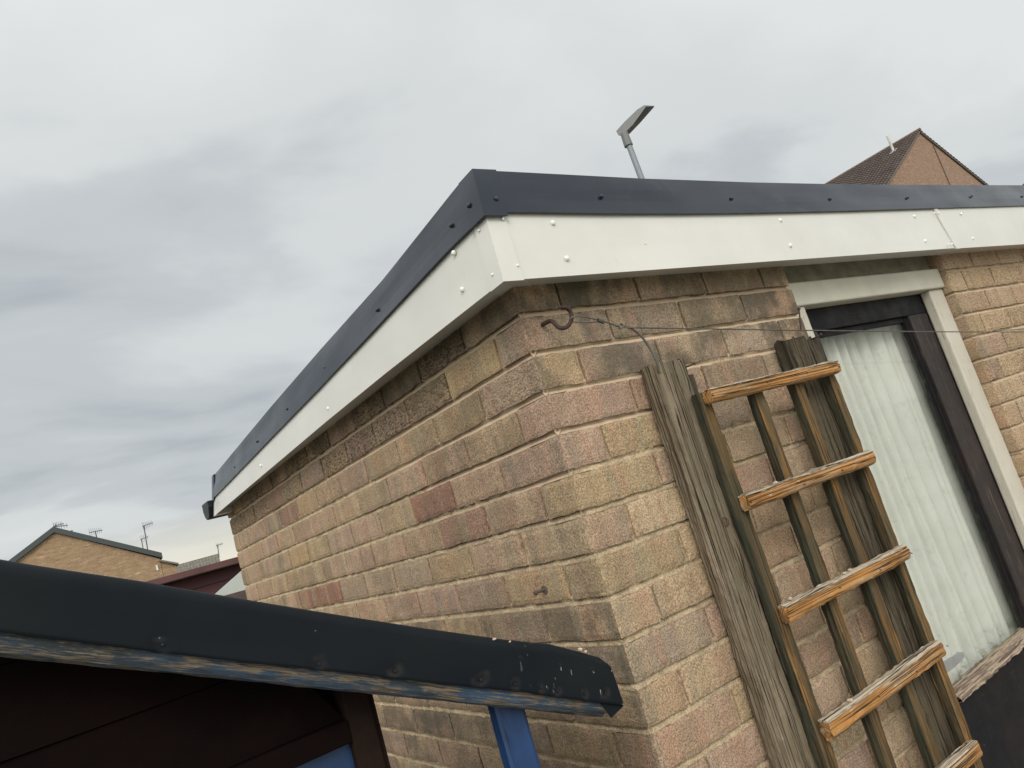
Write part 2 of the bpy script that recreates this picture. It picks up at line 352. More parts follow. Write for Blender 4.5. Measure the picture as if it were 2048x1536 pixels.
def m_glass():
    s = M('dirty_glass'); tr = s.node('ShaderNodeBsdfTransparent'); gl_ = s.node('ShaderNodeBsdfGlossy'); df = s.node('ShaderNodeBsdfDiffuse')
    tr.inputs[0].default_value = (.96, .975, .96, 1); gl_.inputs['Roughness'].default_value = .03; df.inputs[0].default_value = (.42, .42, .34, 1)
    lw_ = s.node('ShaderNodeLayerWeight'); lw_.inputs[0].default_value = .5
    frv = s.math('ADD', .02, s.math('MULTIPLY', s.math('POWER', lw_.outputs['Facing'], 5.0), .7))
    m1 = s.node('ShaderNodeMixShader'); s.lk(frv, m1.inputs[0]); s.lk(tr.outputs[0], m1.inputs[1]); s.lk(gl_.outputs[0], m1.inputs[2])
    ob = s.co('Object'); d = s.rng(s.noise(ob, 30, 5, .7), .55, .8, 0.01, .14)
    m2 = s.node('ShaderNodeMixShader'); s.lk(d, m2.inputs[0]); s.lk(m1.outputs[0], m2.inputs[1]); s.lk(df.outputs[0], m2.inputs[2]); s.lk(m2.outputs[0], s.o.inputs[0])
    return s.m
GLASS = m_glass()

# ------------------------------------------------------------------ ground
def m_ground():
    s = M('garden_ground'); ob = s.co('Object')
    c = s.mix(s.rng(s.noise(ob, .35, 5), .45, .55), (.055, .085, .03), (.23, .22, .19))
    return s.set(c, .95, s.bump(s.noise(ob, 30, 4), .01, .8))
g = MB(); g.add([(-400, -400, -2.2), (600, -400, -2.2), (600, 900, -2.2), (-400, 900, -2.2)], [(0, 1, 2, 3)])
o = g.obj('ground', m_ground(), loc=(0, 0, -2.2)); o['kind'] = 'structure'
pv = MB(); pv.box((-3.2, -3.0, -2.25), (4.6, 0.0, -2.15)); pv.box((-3.2, 0.0, -2.25), (-.0, 3.4, -2.15))
o = pv.obj('patio', m_plain('concrete_paving', (.30, .28, .25), .9, .2, 3, .003, 60)); o['kind'] = 'structure'

# ------------------------------------------------------------------ the brick outbuilding
PZ = .0767; J = .0125; JP = .0082; PL = .2194; PR = .2225; ENDL = 2.512; DX0, DX1 = .8775, 1.7605; ENDR = 4.4
NC = 29
B = thing('brick_outbuilding', 'flat-roofed buff brick outbuilding with white fascia, black roof trim and a curtained side door', 'building', (2.0, 1.2, -2.2))
def nz3(x, y, z): return noise.noise(Vector((x, y, z)))
PAL = dict(buff=(.400, .288, .185), tan=(.375, .265, .172), pink=(.375, .260, .183), grey=(.325, .245, .172), olive=(.355, .262, .160), red=(.270, .140, .098), plum=(.275, .168, .125), yellow=(.395, .282, .155), dark=(.265, .200, .140), pale=(.430, .318, .212))
SPEC = {}
def spec(side, px, py, key):
    p = onL(px, py) if side == 'L' else onR(px, py)
    SPEC.setdefault(side, []).append(((p@DL) if side == 'L' else p[0], p[2], key))
for px, py, k in [(870,1010,'red'),(935,1060,'plum'),(620,1195,'red'),(662,1185,'red'),(557,1000,'plum'),(582,1038,'plum'),(620,1010,'yellow'),(602,1110,'yellow'),(930,745,'yellow'),
                  (910,840,'olive'),(800,1035,'olive'),(1000,890,'buff'),(905,1125,'olive'),(780,1090,'pink'),(1010,720,'grey'),(1060,760,'olive'),(840,1190,'pink'),(780,1205,'pink'),
                  (1030,1180,'olive'),(950,1190,'grey'),(830,1240,'dark'),(1050,1250,'grey'),(1150,1240,'olive'),(1180,1060,'buff'),(700,1150,'pink'),(740,1110,'pink'),(1000,1120,'pink'),(1100,1100,'pink'),
                  (860,1440,'dark'),(950,1450,'grey'),(1180,1450,'plum'),(1190,1400,'plum')]: spec('L', px, py, k)
for px, py, k in [(1150,590,'dark'),(1350,570,'dark'),(1130,680,'grey'),(1300,660,'dark'),(1440,640,'dark'),(1120,750,'olive'),(1250,740,'grey'),(1400,690,'grey'),(1560,680,'grey'),(1470,745,'dark'),
                  (1600,720,'grey'),(1150,820,'pink'),(1290,790,'pink'),(1060,830,'grey'),(1350,850,'olive'),(1180,900,'pink'),(1260,930,'olive'),(1330,920,'pink'),(1240,1000,'olive'),(1330,1020,'pale'),
                  (1350,1100,'pale'),(1410,1120,'pale'),(1280,1110,'olive'),(1260,1200,'buff'),(1360,1180,'buff'),(1300,1290,'grey'),(1440,1240,'pink'),(1330,1400,'tan'),(1440,1340,'buff'),(1410,1440,'pink'),(1500,1390,'tan'),
                  (1480,1500,'pale'),(1420,1530,'pink'),(1650,1310,'pink'),(1470,840,'dark'),(1950,560,'olive'),(1990,600,'tan'),(1940,640,'olive'),(2010,680,'pink'),(1990,720,'pink')]: spec('R', px, py, k)
class Wall:
    """bricks with real joints: every face is a small grid with worn arrises, bedded on a rough mortar sheet"""
    def __init__(s, o, d, n, side): s.o = np.array(o, float); s.d = np.array(d, float); s.n = np.array(n, float); s.side = side; s.V = []; s.F = []; s.U = []; s.C = []; s.A = []; s.S = []; s.done = []
    def P(s, u, z, h): return s.o+s.d*u+s.n*h+np.array([0, 0, z])
    def brick(s, u0, u1, z0, z1, c0=False, c1=False, deep=.05, seed=0, side_n=None, c1n=None):
        r = random.Random(int(round(z0*1e4))*31+(77 if (c0 and s.side in 'LR') else 55 if c0 else int(u0*1e4)*7+ord(s.side[0])+len(s.side)))
        ph = r.uniform(-.0012, .0012); tu = r.uniform(-.006, .006); tz = r.uniform(-.012, .012); du, dz = r.uniform(-.0015, .0015), r.uniform(-.001, .001); uo = r.uniform(0, 50); vo = r.uniform(0, 50)
        if c0: ph = 0; tz = 0; tu = 0; du = 0; dz = 0; s_ = 'L' if s.side in 'LR' else 'R2'
        else: s_ = s.side
        vis = z0 > -1.35
        st = .0085 if vis else .05
        nu = max(2, int((u1-u0)/st)); nv = max(2, int((z1-z0)/st)); us = np.linspace(u0, u1, nu+1); zs = np.linspace(z0, z1, nv+1)
        key = None
        for (a, b_, k) in (SPEC.get('L', [])+SPEC['R'] if (c0 and s.side in 'LR') else SPEC.get(s.side[0], [])):
            if u0-.004 <= a <= u1+.004 and z0-.004 <= b_ <= z1+.004: key = k
        if key is None: key = r.choice(['buff', 'tan', 'tan', 'pink', 'pink', 'olive', 'grey', 'buff'] if s_ == 'L' else ['buff', 'tan', 'pink', 'olive', 'pale', 'tan'])
        c = np.array(PAL[key])*r.uniform(.93, 1.08)*1.08*np.array([.975, .99, 1.05]); c = c*np.array([1, r.uniform(.98, 1.02), r.uniform(.95, 1.04)])
        coarse = 0.12
        if s.side == 'L' and z0 > -.10 and u0 > .18: coarse = r.choice([.4, .8, 1.]) ; c = c*.82
        if s.side == 'L' and -.10 > z0 > -.18 and r.random() < .25: coarse = .4
        if s.side == 'R2': coarse = r.uniform(.35, .7); c = c*1.12
        soot_shade = .05
        if s.side == 'R' and z0 > -.16: soot_shade = r.uniform(.6, 1.)
        elif s.side == 'R' and z0 > -.26: soot_shade = r.uniform(.2, .8)
        elif s.side == 'L': soot_shade = r.uniform(.0, .45) + (.4 if z0 > -.02 else 0)
        if s.side == 'L' and z0 < -.60: soot_shade = r.uniform(.3, .8); c = c*.86  # shade below the playhouse roof, painted into the tint and stain of these courses
        if s.side == 'R' and z0 < -.25: soot_shade = r.uniform(0, .3)
        if c1: du = 0
        k0 = len(s.V)
        for j, z in enumerate(zs):
            for i, u in enumerate(us):
                eu = min(u-u0, u1-u); ez = min(z-z0, z1-z)
                if c0 and u-u0 < u1-u: eu = .02
                if c1 and u1-u < u-u0: eu = .02
                e = min(eu, ez); kf = min(1., (u-u0)/.03) if c0 else 1.; h = ph+tu*(u-u0)+tz*(z-z0)*.5-.0016*math.exp(-e/.0022)
                h += .0011*nz3(u*38+uo, z*38, 3.1)+.0009*nz3(u*110, z*110+vo, 1.7)
                x, y = u+du, z+dz
                if ez < 1e-6: y += (.0022*nz3(u*26+uo, z*9, 7.7)+.0012*nz3(u*90, z*7, 5.7))
                if eu < 1e-6: x += .0018*nz3(u*3, z*60+uo, 2.7)
                if (c0 and i == 0) or (c1 and i == nu): h = -(.0020+.0012*nz3(0, z*55, 11.)); x = u + (-h if (c0 and i == 0) else h)
                s.V.append(s.P(x, y, h)); s.U.append((u+uo, z+vo)); s.C.append((*c, 1)); s.A.append(coarse); s.S.append(soot_shade)
        I = lambda i, j: k0+j*(nu+1)+i
        for j in range(nv):
            for i in range(nu): s.F.append((I(i, j), I(i+1, j), I(i+1, j+1), I(i, j+1)))
        ring = [I(i, 0) for i in range(nu+1)]+[I(nu, j) for j in range(1, nv+1)]+[I(i, nv) for i in range(nu-1, -1, -1)]+[I(0, j) for j in range(nv-1, 0, -1)]
        kb = len(s.V)
        for q in ring:
            s.V.append(s.V[q]-s.n*deep); s.U.append(s.U[q]); s.C.append(s.C[q]); s.A.append(coarse); s.S.append(soot_shade)
        n_ = len(ring)
        for q in range(n_):
            a, b_ = q, (q+1) % n_
            ia = (ring[a]-k0) % (nu+1); ib = (ring[b_]-k0) % (nu+1)
            if c0 and ia == 0 and ib == 0: continue
            if c1 and ia == nu and ib == nu: continue
            s.F.append((ring[a], kb+a, kb+b_, ring[b_]))
    def build(s, name, parent): return obj(name, s.V, s.F, BRICK, parent, uv=s.U, col=s.C, attr={'coarse': s.A, 'soot_shade': s.S}, smooth=False)
def mortar(name, W, u0, u1, z0, z1, parent, fresh_fn, st=.006):
    nu = int((u1-u0)/st); nv = int((z1-z0)/(st*.62)); V = []; A = []
    for j in range(nv+1):
        z = z0+(z1-z0)*j/nv
        for i in range(nu+1):
            u = u0+(u1-u0)*i/nu; f = fresh_fn(u, z)
            t = ((z-.0) % PZ)/PZ            # 0 at a brick's bottom edge, joint lies in the last part
            q = min(1, max(0, (t-(1-J/PZ))/(J/PZ))) if t > .5 else 0; dep = (.0040+.0085*q)*f+(.0028+.0055*q)*(1-f)+(.004 if .06 < t < .80 else 0)
            rg = (.0030*nz3(u*38, z*45, 2)+.0032*nz3(u*110, z*110, 4))*(1-.85*f)
            V.append(W.P(u, z, min(-dep+rg, -.0004))); A.append(f)
    Fc = [(j*(nu+1)+i, j*(nu+1)+i+1, (j+1)*(nu+1)+i+1, (j+1)*(nu+1)+i) for j in range(nv) for i in range(nu)]
    return obj(name, V, Fc, MORTAR, parent, attr={'fresh': A}, smooth=True)

wl = Wall((0, 0, 0), DL, -NL, 'L'); wr = Wall((0, 0, 0), (1, 0, 0), (0, -1, 0), 'R'); wr2 = Wall((0, 0, 0), (1, 0, 0), (0, -1, 0), 'R2'); wv = Wall((DX1, 0, 0), (0, 1, 0), (-1, 0, 0), 'V')
for c in range(1, NC+1):
    z0 = -PZ*(c-1); z1 = z0+PZ-J; odd = c % 2 == 1
    if z0 < -2.2: break
    # side wall (left face)
    first = .2145+.002 if odd else .1045+.002
    cuts = [0, first]; 
    while cuts[-1]+JP < ENDL-.06: cuts.append(cuts[-1]+PL)
    for q in range(len(cuts)-1):
        a = 0 if q == 0 else cuts[q]+JP; b_ = cuts[q+1]
        if b_ > ENDL-.03: b_ = ENDL
        if b_-a > .03: wl.brick(a, b_, z0, z1, c0=(q == 0))
    # door wall (right face)
    first = .1012 if odd else .2126
    cuts = [0, first]
    while cuts[-1] < DX0-.02: cuts.append(cuts[-1]+PR)
    for q in range(len(cuts)-1):
        a = 0 if q == 0 else cuts[q]+JP; b_ = min(cuts[q+1], DX0)
        if b_-a > .02: wr.brick(a, b_, z0, z1, c0=(q == 0), deep=.095)
    st = DX1+(.1012 if not odd else .2126)
    cuts = [DX1, st]
    while cuts[-1] < ENDR: cuts.append(cuts[-1]+PR)
    for q in range(len(cuts)-1):
        a = DX1 if q == 0 else cuts[q]+JP
        wr2.brick(a, cuts[q+1], z0, z1, c0=(q == 0))
    wv.brick(0, .105, z0, z1, c0=True)
for W, nm in ((wl, 'side_brick_wall'), (wr, 'corner_brick_pier'), (wr2, 'door_side_brick_wall'), (wv, 'door_reveal')):
    if nm == 'door_reveal':      # normals of the reveal look towards the opening
        W.F = [tuple(reversed(f)) for f in W.F]
    W.F = W.F if nm != 'side_brick_wall' else [tuple(reversed(f)) for f in W.F]
ow = wl.build('side_wall', B); orr = wr.build('corner_pier', B); o2 = wr2.build('front_wall', B); ov = wv.build('door_reveal', B)
def fr_l(u, z):
    lim = -.36+.30*min(1, u/1.2)+.05*nz3(u*6, z*6, 0); return 1. if z > lim-.02 else 0.
def fr_r(u, z): return 1. if z > -.30+.10*u*0+(.06*nz3(u*4, 0, 0))+(.14 if u > .35 else 0) else 0.
mortar('mortar', wl, 0.002, ENDL-.004, -1.4, .07, ow, fr_l)
mortar('mortar', wr, 0.002, DX0-.004, -1.4, .07, orr, fr_r)
mortar('mortar', wr2, DX1+.006, 3.4, -.7, .07, o2, lambda u, z: .7)
mortar('mortar', wv, .006, .10, -1.4, .07, ov, lambda u, z: .8, .01)
# solid masonry behind the facing
mb = MB()
def core(W, u0, u1, t=.085, d0=.012):
    P = [W.P(u0, -2.2, -d0), W.P(u1, -2.2, -d0), W.P(u1, -2.2, -d0-t), W.P(u0, -2.2, -d0-t)]
    P += [p+np.array([0, 0, 2.2+.066]) for p in P]; return P
mb.hexa(core(wl, .014, ENDL-.006)); mb.hexa(core(wr, .014+.10, DX0-.004)); mb.hexa(core(wr2, DX1+.014, ENDR-.05))
mb.box((2*.0, 2.44, -2.2), (.03, 2.445, -2.1))
xr = ENDR-.04
mb.box((.12, ENDL-.10, -2.2), (xr, ENDL-.012, .066)); mb.box((xr-.1, .11, -2.2), (xr, ENDL-.11, .066))
mb.obj('masonry_core', MORTAR, B)

# ------------------------------------------------------------------ fascia and roof trim, leaning slightly as fitted
ZB = .040
def prof(side, pts, p): return [(onR if side == 'R' else onL)(x, y, p) for x, y in pts]
PB, PT, PKB, PKT = .070, .052, .062, .038
NLc = lambda p: None
def cornerpt(p, z):        # where the two trims meet, p out from both walls
    # intersection of y=-p with the plane p out from the side wall
    y = -p; x = (-p + math.sin(LA)*y)/math.cos(LA); return np.array([x, y, z])
# station heights read along the two sides (x or distance along the wall, z)
def interp(st, u): return float(np.interp(u, [a for a, _ in st], [b for _, b in st]))
def stations(side, pts, p):
    r = []
    for x, y in pts:
        q = onR(x, y, p) if side == 'R' else onL(x, y, p); r.append(((q[0] if side == 'R' else q@DL), q[2]))
    return sorted(r)
sRwt = stations('R', [(1049,429),(1200,431),(1350,431),(1500,429),(1700,424),(1868,418.5),(2048,413)], PT)
sRkt = stations('R', [(995,342),(1150,350),(1284,357),(1400,361),(1500,364.6),(1660,368),(1800,369.5),(2048,370.5)], PKT)
sRwb = stations('R', [(1049,558),(1500,525.5),(1898,497),(2048,487.7)], PB)
sLwt = stations('L', [(905,500),(848,560),(751.6,662.5),(643,777),(550,872),(431.8,994.5)], PT)
sLkt = stations('L', [(919,366),(765,560),(640,700),(540.6,815),(470,900),(414.6,967)], PKT)
sLwb = stations('L', [(1000,567),(770,747.5),(655,841),(433.7,1027.7)], PB)
UEND = 2.44
def run(side, u):
    """ring of profile heights at u"""
    if side == 'R': zb, zt, zk = interp(sRwb, u), interp(sRwt, u), interp(sRkt, u)
    else: zb, zt, zk = interp(sLwb, u), interp(sLwt, u), interp(sLkt, u)
    return zb, zt, zk
def at(side, u, p, z):
    if side == 'R': return np.array([u, -p, z])
    return DL*u-NL*p+np.array([0, 0, z])
def sheet(side, us, zf, zt_f, p0, p1, name, mat, par, thick=.004, lip=None, wav=0., nv=5):
    """a folded sheet: upright face plus optional return under it towards the wall (lip = depth reached)"""
    V = []; n = nv+1+(1 if lip is not None else 0)
    for u in us:
        a, b_ = zf(u), zt_f(u)
        row = []
        if lip is not None: row.append((lip, .052))
        for k in range(nv+1):
            t = k/nv; row.append((p0+(p1-p0)*t+wav*nz3(u*3.1, t*1.3, 8.)*math.sin(math.pi*t), a+(b_-a)*t))
        for p, z in row: V.append(at(side, u, p, z))
    m_ = len(us); Fc = [(i*n+k, (i+1)*n+k, (i+1)*n+k+1, i*n+k+1) for i in range(m_-1) for k in range(n-1)]
    if side == 'L': Fc = [tuple(reversed(f)) for f in Fc]
    o = obj(name, V, Fc, mat, par, smooth=False)
    so_ = o.modifiers.new('thick', 'SOLIDIFY'); so_.thickness = thick; so_.offset = -1
    return o
L_ = lambda a, b_, n: list(np.linspace(a, b_, n))
XJ = onR(1884, 458, PT)[0]            # the joint between the two white lengths
wf1 = sheet('R', L_(-.048, XJ-.004, 60), lambda u: run('R', u)[0], lambda u: run('R', u)[1]+.012, PB, PT, 'fascia_board', WHITE, B, lip=-.004, wav=.002)
wf2 = sheet('R', L_(XJ+.004, ENDR, 40), lambda u: run('R', u)[0]-.002, lambda u: run('R', u)[1]+.012, PB+.002, PT+.002, 'fascia_board', WHITE, B, lip=-.004, wav=.002)
wj = sheet('R', L_(XJ-.012, XJ+.014, 3), lambda u: run('R', u)[0]-.004, lambda u: run('R', u)[1]+.010, PB+.005, PT+.005, 'fascia_joint_cover', WHITE, B, lip=-.006)
wl1 = sheet('L', L_(-.048, UEND, 60), lambda u: run('L', u)[0], lambda u: run('L', u)[1]+.012, PB, PT, 'fascia_board', WHITE, B, lip=-.004, wav=.002)
# corner cover of the white fascia, wrapping both sides
def wrap(name, par, mat, pb, pt, ub, ut, zb, zt, lip=None, ex=0., thick=.003):
    """L-shaped cover: legs ub long at the bottom and ut long at the top on both sides"""
    rows = []
    levels = ([(lip, .051, ub)] if lip is not None else [])+[(pb, zb, ub), ((pb+pt)/2, (zb+zt)/2, (ub+ut)/2), (pt, zt, ut)]
    V = []
    for p, z, ul in levels:
        c = cornerpt(p, z); V += [at('L', ul-p, p, z), at('L', ul*.5-p, p, z), c, at('R', ul*.5-p, p, z), at('R', ul-p, p, z)]
    Fc = [(r*5+k, r*5+k+1, r*5+5+k+1, r*5+5+k) for r in range(len(levels)-1) for k in range(4)]
    o = obj(name, V, Fc, mat, par)
    so_ = o.modifiers.new('thick', 'SOLIDIFY'); so_.thickness = thick; so_.offset = -1
    return o
wc = wrap('fascia_corner_cover', B, WHITE, PB+.0045, PT+.0045, .044, .042, .033, .172, lip=-.005)
# black trim
kR = sheet('R', L_(-.036, ENDR, 80), lambda u: run('R', u)[1], lambda u: run('R', u)[2], PKB, PKT, 'roof_trim', BLACK, B, thick=.003, wav=.004, nv=6)
kL = sheet('L', L_(-.036, UEND, 60), lambda u: run('L', u)[1], lambda u: run('L', u)[2], PKB, PKT, 'roof_trim', BLACK, B, thick=.003, wav=.006, nv=6)
kc = wrap('roof_trim_corner_cover', B, BLACK, PKB+.005, PKT+.005, .052, .054, .164, .272)
# end pieces at the far end of the side wall
e = MB(); zb, zt, zk = run('L', UEND)
e.hexa([at('L', UEND-.02, PKB+.003, zt-.01), at('L', UEND+.018, PKB+.003, zt-.01), at('L', UEND+.018, -.03, zt-.01), at('L', UEND-.02, -.03, zt-.01), at('L', UEND-.02, PKT+.004, zk+.004), at('L', UEND+.018, PKT+.004, zk+.004), at('L', UEND+.018, -.03, zk+.004), at('L', UEND-.02, -.03, zk+.004)])
e.obj('roof_trim_end_cap', BLACK, B, bevel=.001)
e = MB(); e.hexa([at('L', UEND-.03, PB+.003, zb-.003), at('L', UEND+.012, PB+.003, zb-.003), at('L', UEND+.012, -.02, zb-.003), at('L', UEND-.03, -.02, zb-.003), at('L', UEND-.03, PT+.003, zt), at('L', UEND+.012, PT+.003, zt), at('L', UEND+.012, -.02, zt), at('L', UEND-.03, -.02, zt)])
e.obj('fascia_end_cap', WHITE, B, bevel=.001)
# gutter at the far eaves, seen end on
gp = onL(405, 1018, .06); gq = at('L', UEND+.03, .02, 0)
u_g = UEND+.06
gp = meet(420, 1017, (DL[0], DL[1], 0), u_g)
GW, GH = .052, .046
ring = [(-GW, GH*.75), (-GW*.98, .1*GH), (-GW*.62, -GH*.8), (-GW*.2, -GH), (GW*.3, -GH), (GW*.7, -GH*.75), (GW, -.1*GH), (GW, GH*.75)]
ring = [(a*1.1, b_*.95) for a, b_ in ring]
gp = gp+np.array([-.012, .03, 0])
e = MB(); e.prism([gp+np.array([0, a, b_])*1.0 for a, b_ in [(q[0], q[1]) for q in ring]][::-1], (xr-gp[0], 0, 0))
e.obj('gutter', m_plain('black_gutter_plastic', (.010, .013, .017), .45, spec=.3), B, bevel=.003)
# roof deck
zr = .255
e = MB(); e.hexa([at('L', .0, .02, .09)+np.array([.0, 0, 0]), (ENDR, -.02, .09), (ENDR, 2.46, .04), at('L', 2.43, .02, .04), at('L', .0, .02, .20), (ENDR, -.02, .21), (ENDR, 2.46, .12), at('L', 2.43, .02, .12)])
e.obj('roof_deck', m_plain('grey_roof_grp', (.16, .17, .18), .5), B)
# screws
def screw(px, py, side, p, r, mat, par, dome=.45):
    c = (onR if side == 'R' else onL)(px, py, p); nrm = np.array([0, -1., 0]) if side == 'R' else -NL
    a = np.array([1., 0, 0]) if side == 'R' else DL; b_ = np.array([0, 0, 1.])
    V = []; Fc = []; seg = 8; rings = [(1., -.0005), (1., .0012), (.75, .0028), (.35, .0036)]
    for rr, h in rings:
        for k in range(seg): q = 2*math.pi*k/seg; V.append(c+r*rr*(a*math.cos(q)+b_*math.sin(q))+nrm*h*r/.004)
    for i in range(len(rings)-1):
        for k in range(seg): Fc.append((i*seg+k, i*seg+(k+1) % seg, (i+1)*seg+(k+1) % seg, (i+1)*seg+k))
    Fc.append(tuple(3*seg+k for k in range(seg)))
    return obj('screw', V, Fc, mat, par, loc=c, smooth=False)
def pk(side, py_t): return (PKB+PKT)/2+.001
for x, y in [(1203,393),(1463,397),(1660,398),(1815,395),(1943,392),(2044,393)]: screw(x, y, 'R', .053, .0048, SCREWB, kR)
screw(992, 398, 'R', .0585, .005, SCREWB, kc); screw(938, 411, 'L', .0585, .005, SCREWB, kc)
for x, y in [(902,451),(754,620),(650,735),(574,818),(514,883),(470,934),(445,967)]: screw(x, y, 'L', .053, .0048, SCREWB, kL)
for x, y, r in [(1006,438,.0028),(1035,531,.003)]: screw(x, y, 'R', .0605 if y < 480 else .0710, r, SCREWW, wc)
for x, y, r in [(958,461,.0028),(985,549,.003)]: screw(x, y, 'L', .0605 if y < 480 else .0715, r, SCREWW, wc)
for x, y in [(1105,446),(1560,441),(1828,433)]: screw(x, y, 'R', PT+.0045, .0056, SCREWW, wf1)
for x, y in [(1133,517),(1580,491),(1850,482)]: screw(x, y, 'R', .0665, .0056, SCREWW, wf1)
screw(1291, 487, 'R', .0625, .0018, SCREWW, wf1)
for x, y in [(1922,428),(1945,477)]: screw(x, y, 'R', .060 if y < 450 else .069, .0048, SCREWW, wf2)
for x, y in [(1869,426),(1877,426),(1896,489),(1904,488)]: screw(x, y, 'R', .0625 if y < 450 else .0755, .0032, SCREWW, wj)
for x, y in [(908,506),(925,579),(657,817),(522,931)]: screw(x, y, 'L', (.058 if y == 506 else .0655 if y == 579 else .0645), .0056, SCREWW, wl1)

# ------------------------------------------------------------------ door opening
YF = .032
e = MB(); e.box((DX0-.0, .045, .0135), (DX1, .06, .30)); e.obj('header_panel', FASCIA_DIRT, B)
fr = MB(); fr.box((DX0+.002, .020, -.0535), (DX1-.003, .10, .0120)); fo = fr.obj('frame_head', FRAMEH, B, bevel=.004)
fr = MB(); fr.box((1.667, YF, -2.15), (DX1-.002, .064, -.0540)); fr.obj('frame_jamb', FRAME, B, bevel=.005)
fr = MB(); fr.box((DX0+.002, YF-.004, -2.15), (.952, .062, -.0540)); fr.obj('frame_jamb', FRAME, B, bevel=.003)
YD = .0645
door = MB(); door.box((.945, YD, -.118), (1.668, YD+.040, -.0545)); dr = door.obj('door', RAILW, B, bevel=.002)
e = MB(); e.box((1.545, YD+.0005, -2.12), (1.668, YD+.040, -.1185)); e.obj('stile', DARKW, dr, bevel=.002)
e = MB(); e.box((.945, YD+.0005, -2.12), (1.03, YD+.040, -.1185)); e.obj('stile', DARKW, dr, bevel=.002)
ZG = -1.095
e = MB(); e.box((1.0305, YD+.001, -2.12), (1.5445, YD+.040, ZG-.022)); e.obj('bottom_panel', RAILW, dr, bevel=.002)
e = MB(); e.box((1.0305, YD+.012, -.135), (1.5295, YD+.030, -.1185)); e.box((1.530, YD+.010, ZG), (1.5445, YD+.030, -.1185)); e.obj('glazing_bead', RAILW, dr, bevel=.002)
# flaking timber bead under the glass
V = []; nu_ = 120
for i in range(nu_+1):
    x = 1.031+(1.544-1.031)*i/nu_
    for k, (yy, zz_) in enumerate([(YD+.03, ZG+.004), (YD+.006, ZG-.002), (YD-.010, ZG-.012), (YD-.012, ZG-.020), (YD+.003, ZG-.025)]):
        V.append((x, yy+.003*nz3(x*60, k*3.1, 0), zz_+.003*nz3(x*45, k*5.1, 2)))
obj('sill_bead', V, [(i*5+k, (i+1)*5+k, (i+1)*5+k+1, i*5+k+1) for i in range(nu_) for k in range(4)], BEAD, dr)
e = MB(); e.box((1.03, YD+.018, ZG-.01), (1.545, YD+.022, -.125)); e.obj('pane', GLASS, dr)
# lever handle on the left stile
c0 = onR(1888, 1337, .030); c1_ = onR(1927, 1312, .030)
hp = [onR(1878, 1345, .030), onR(1890, 1333, .030), onR(1905, 1323, .030), onR(1918, 1313, .030), onR(1925, 1308, .030)]
V = []; hw = [.0110, .0125, .0115, .0090, .0060]
hd = hp[-1]-hp[0]; hd /= np.linalg.norm(hd); hu = np.array([-hd[2], 0, hd[0]])
for p, w_ in zip(hp, hw):
    for (a, b_) in [(-1, -1), (-.8, 1), (.8, 1), (1, -1)]: V.append(p+hu*w_*a+np.array([0, b_*.004, 0]))
Fc = [(i*4+k, i*4+(k+1) % 4, (i+1)*4+(k+1) % 4, (i+1)*4+k) for i in range(4) for k in range(4)]+[(3, 2, 1, 0), (16, 17, 18, 19)]
mh = MB(); mh.add(V, Fc); mh.tube([hp[0]+hd*.004, hp[0]+hd*.004+np.array([0, .10, 0])], .007, 10); mh.tube([hp[-1], hp[-1]+np.array([0, .012, .002])], .0035, 8)
mh.obj('handle', GREYM, dr, bevel=.0015)

# curtain hanging inside the glass
V = []; A = []; nx, nzv = 420, 60; x0c, x1c = 1.0, 1.60
for j in range(nzv+1):
    t = j/nzv; z = -.110+(ZG-.04+.110)*t
    for i in range(nx+1):
        x = x0c+(x1c-x0c)*i/nx; s_ = (x-x0c)/(x1c-x0c)
        fq = x*44+2.4*nz3(x*5.5, t*.55, 1.)+.6*nz3(x*10, t*1.2, 5)
        amp = .017+.028*abs(nz3(x*4.2, t*.4, 9.))*2
        y = YD+.060+amp*((1-abs(math.sin(fq+.5)))**1.6*1.7+.12*math.sin(fq*2.3+1)+.5*(1-abs(math.sin(fq*.61+nz3(x*8, 2, 2)*2)))**3)+.0010*nz3(x*60, z*14, 3)+.0022*nz3(x*14, z*9, 6)
        if t < .05: y += .002*math.sin(x*400)*(1-t/.05)
        V.append((x, y, z)); A.append(max(0, (t-.90)/.10)**1.2+max(0, .05-t)*9)
Fc = [(j*(nx+1)+i, (j+1)*(nx+1)+i, (j+1)*(nx+1)+i+1, j*(nx+1)+i+1) for j in range(nzv) for i in range(nx)]
obj('curtain', V, Fc, CURT, attr={'algae': A}, smooth=True, label='pale green-white pleated curtain hanging behind the glass of the brown door', cat='curtain')

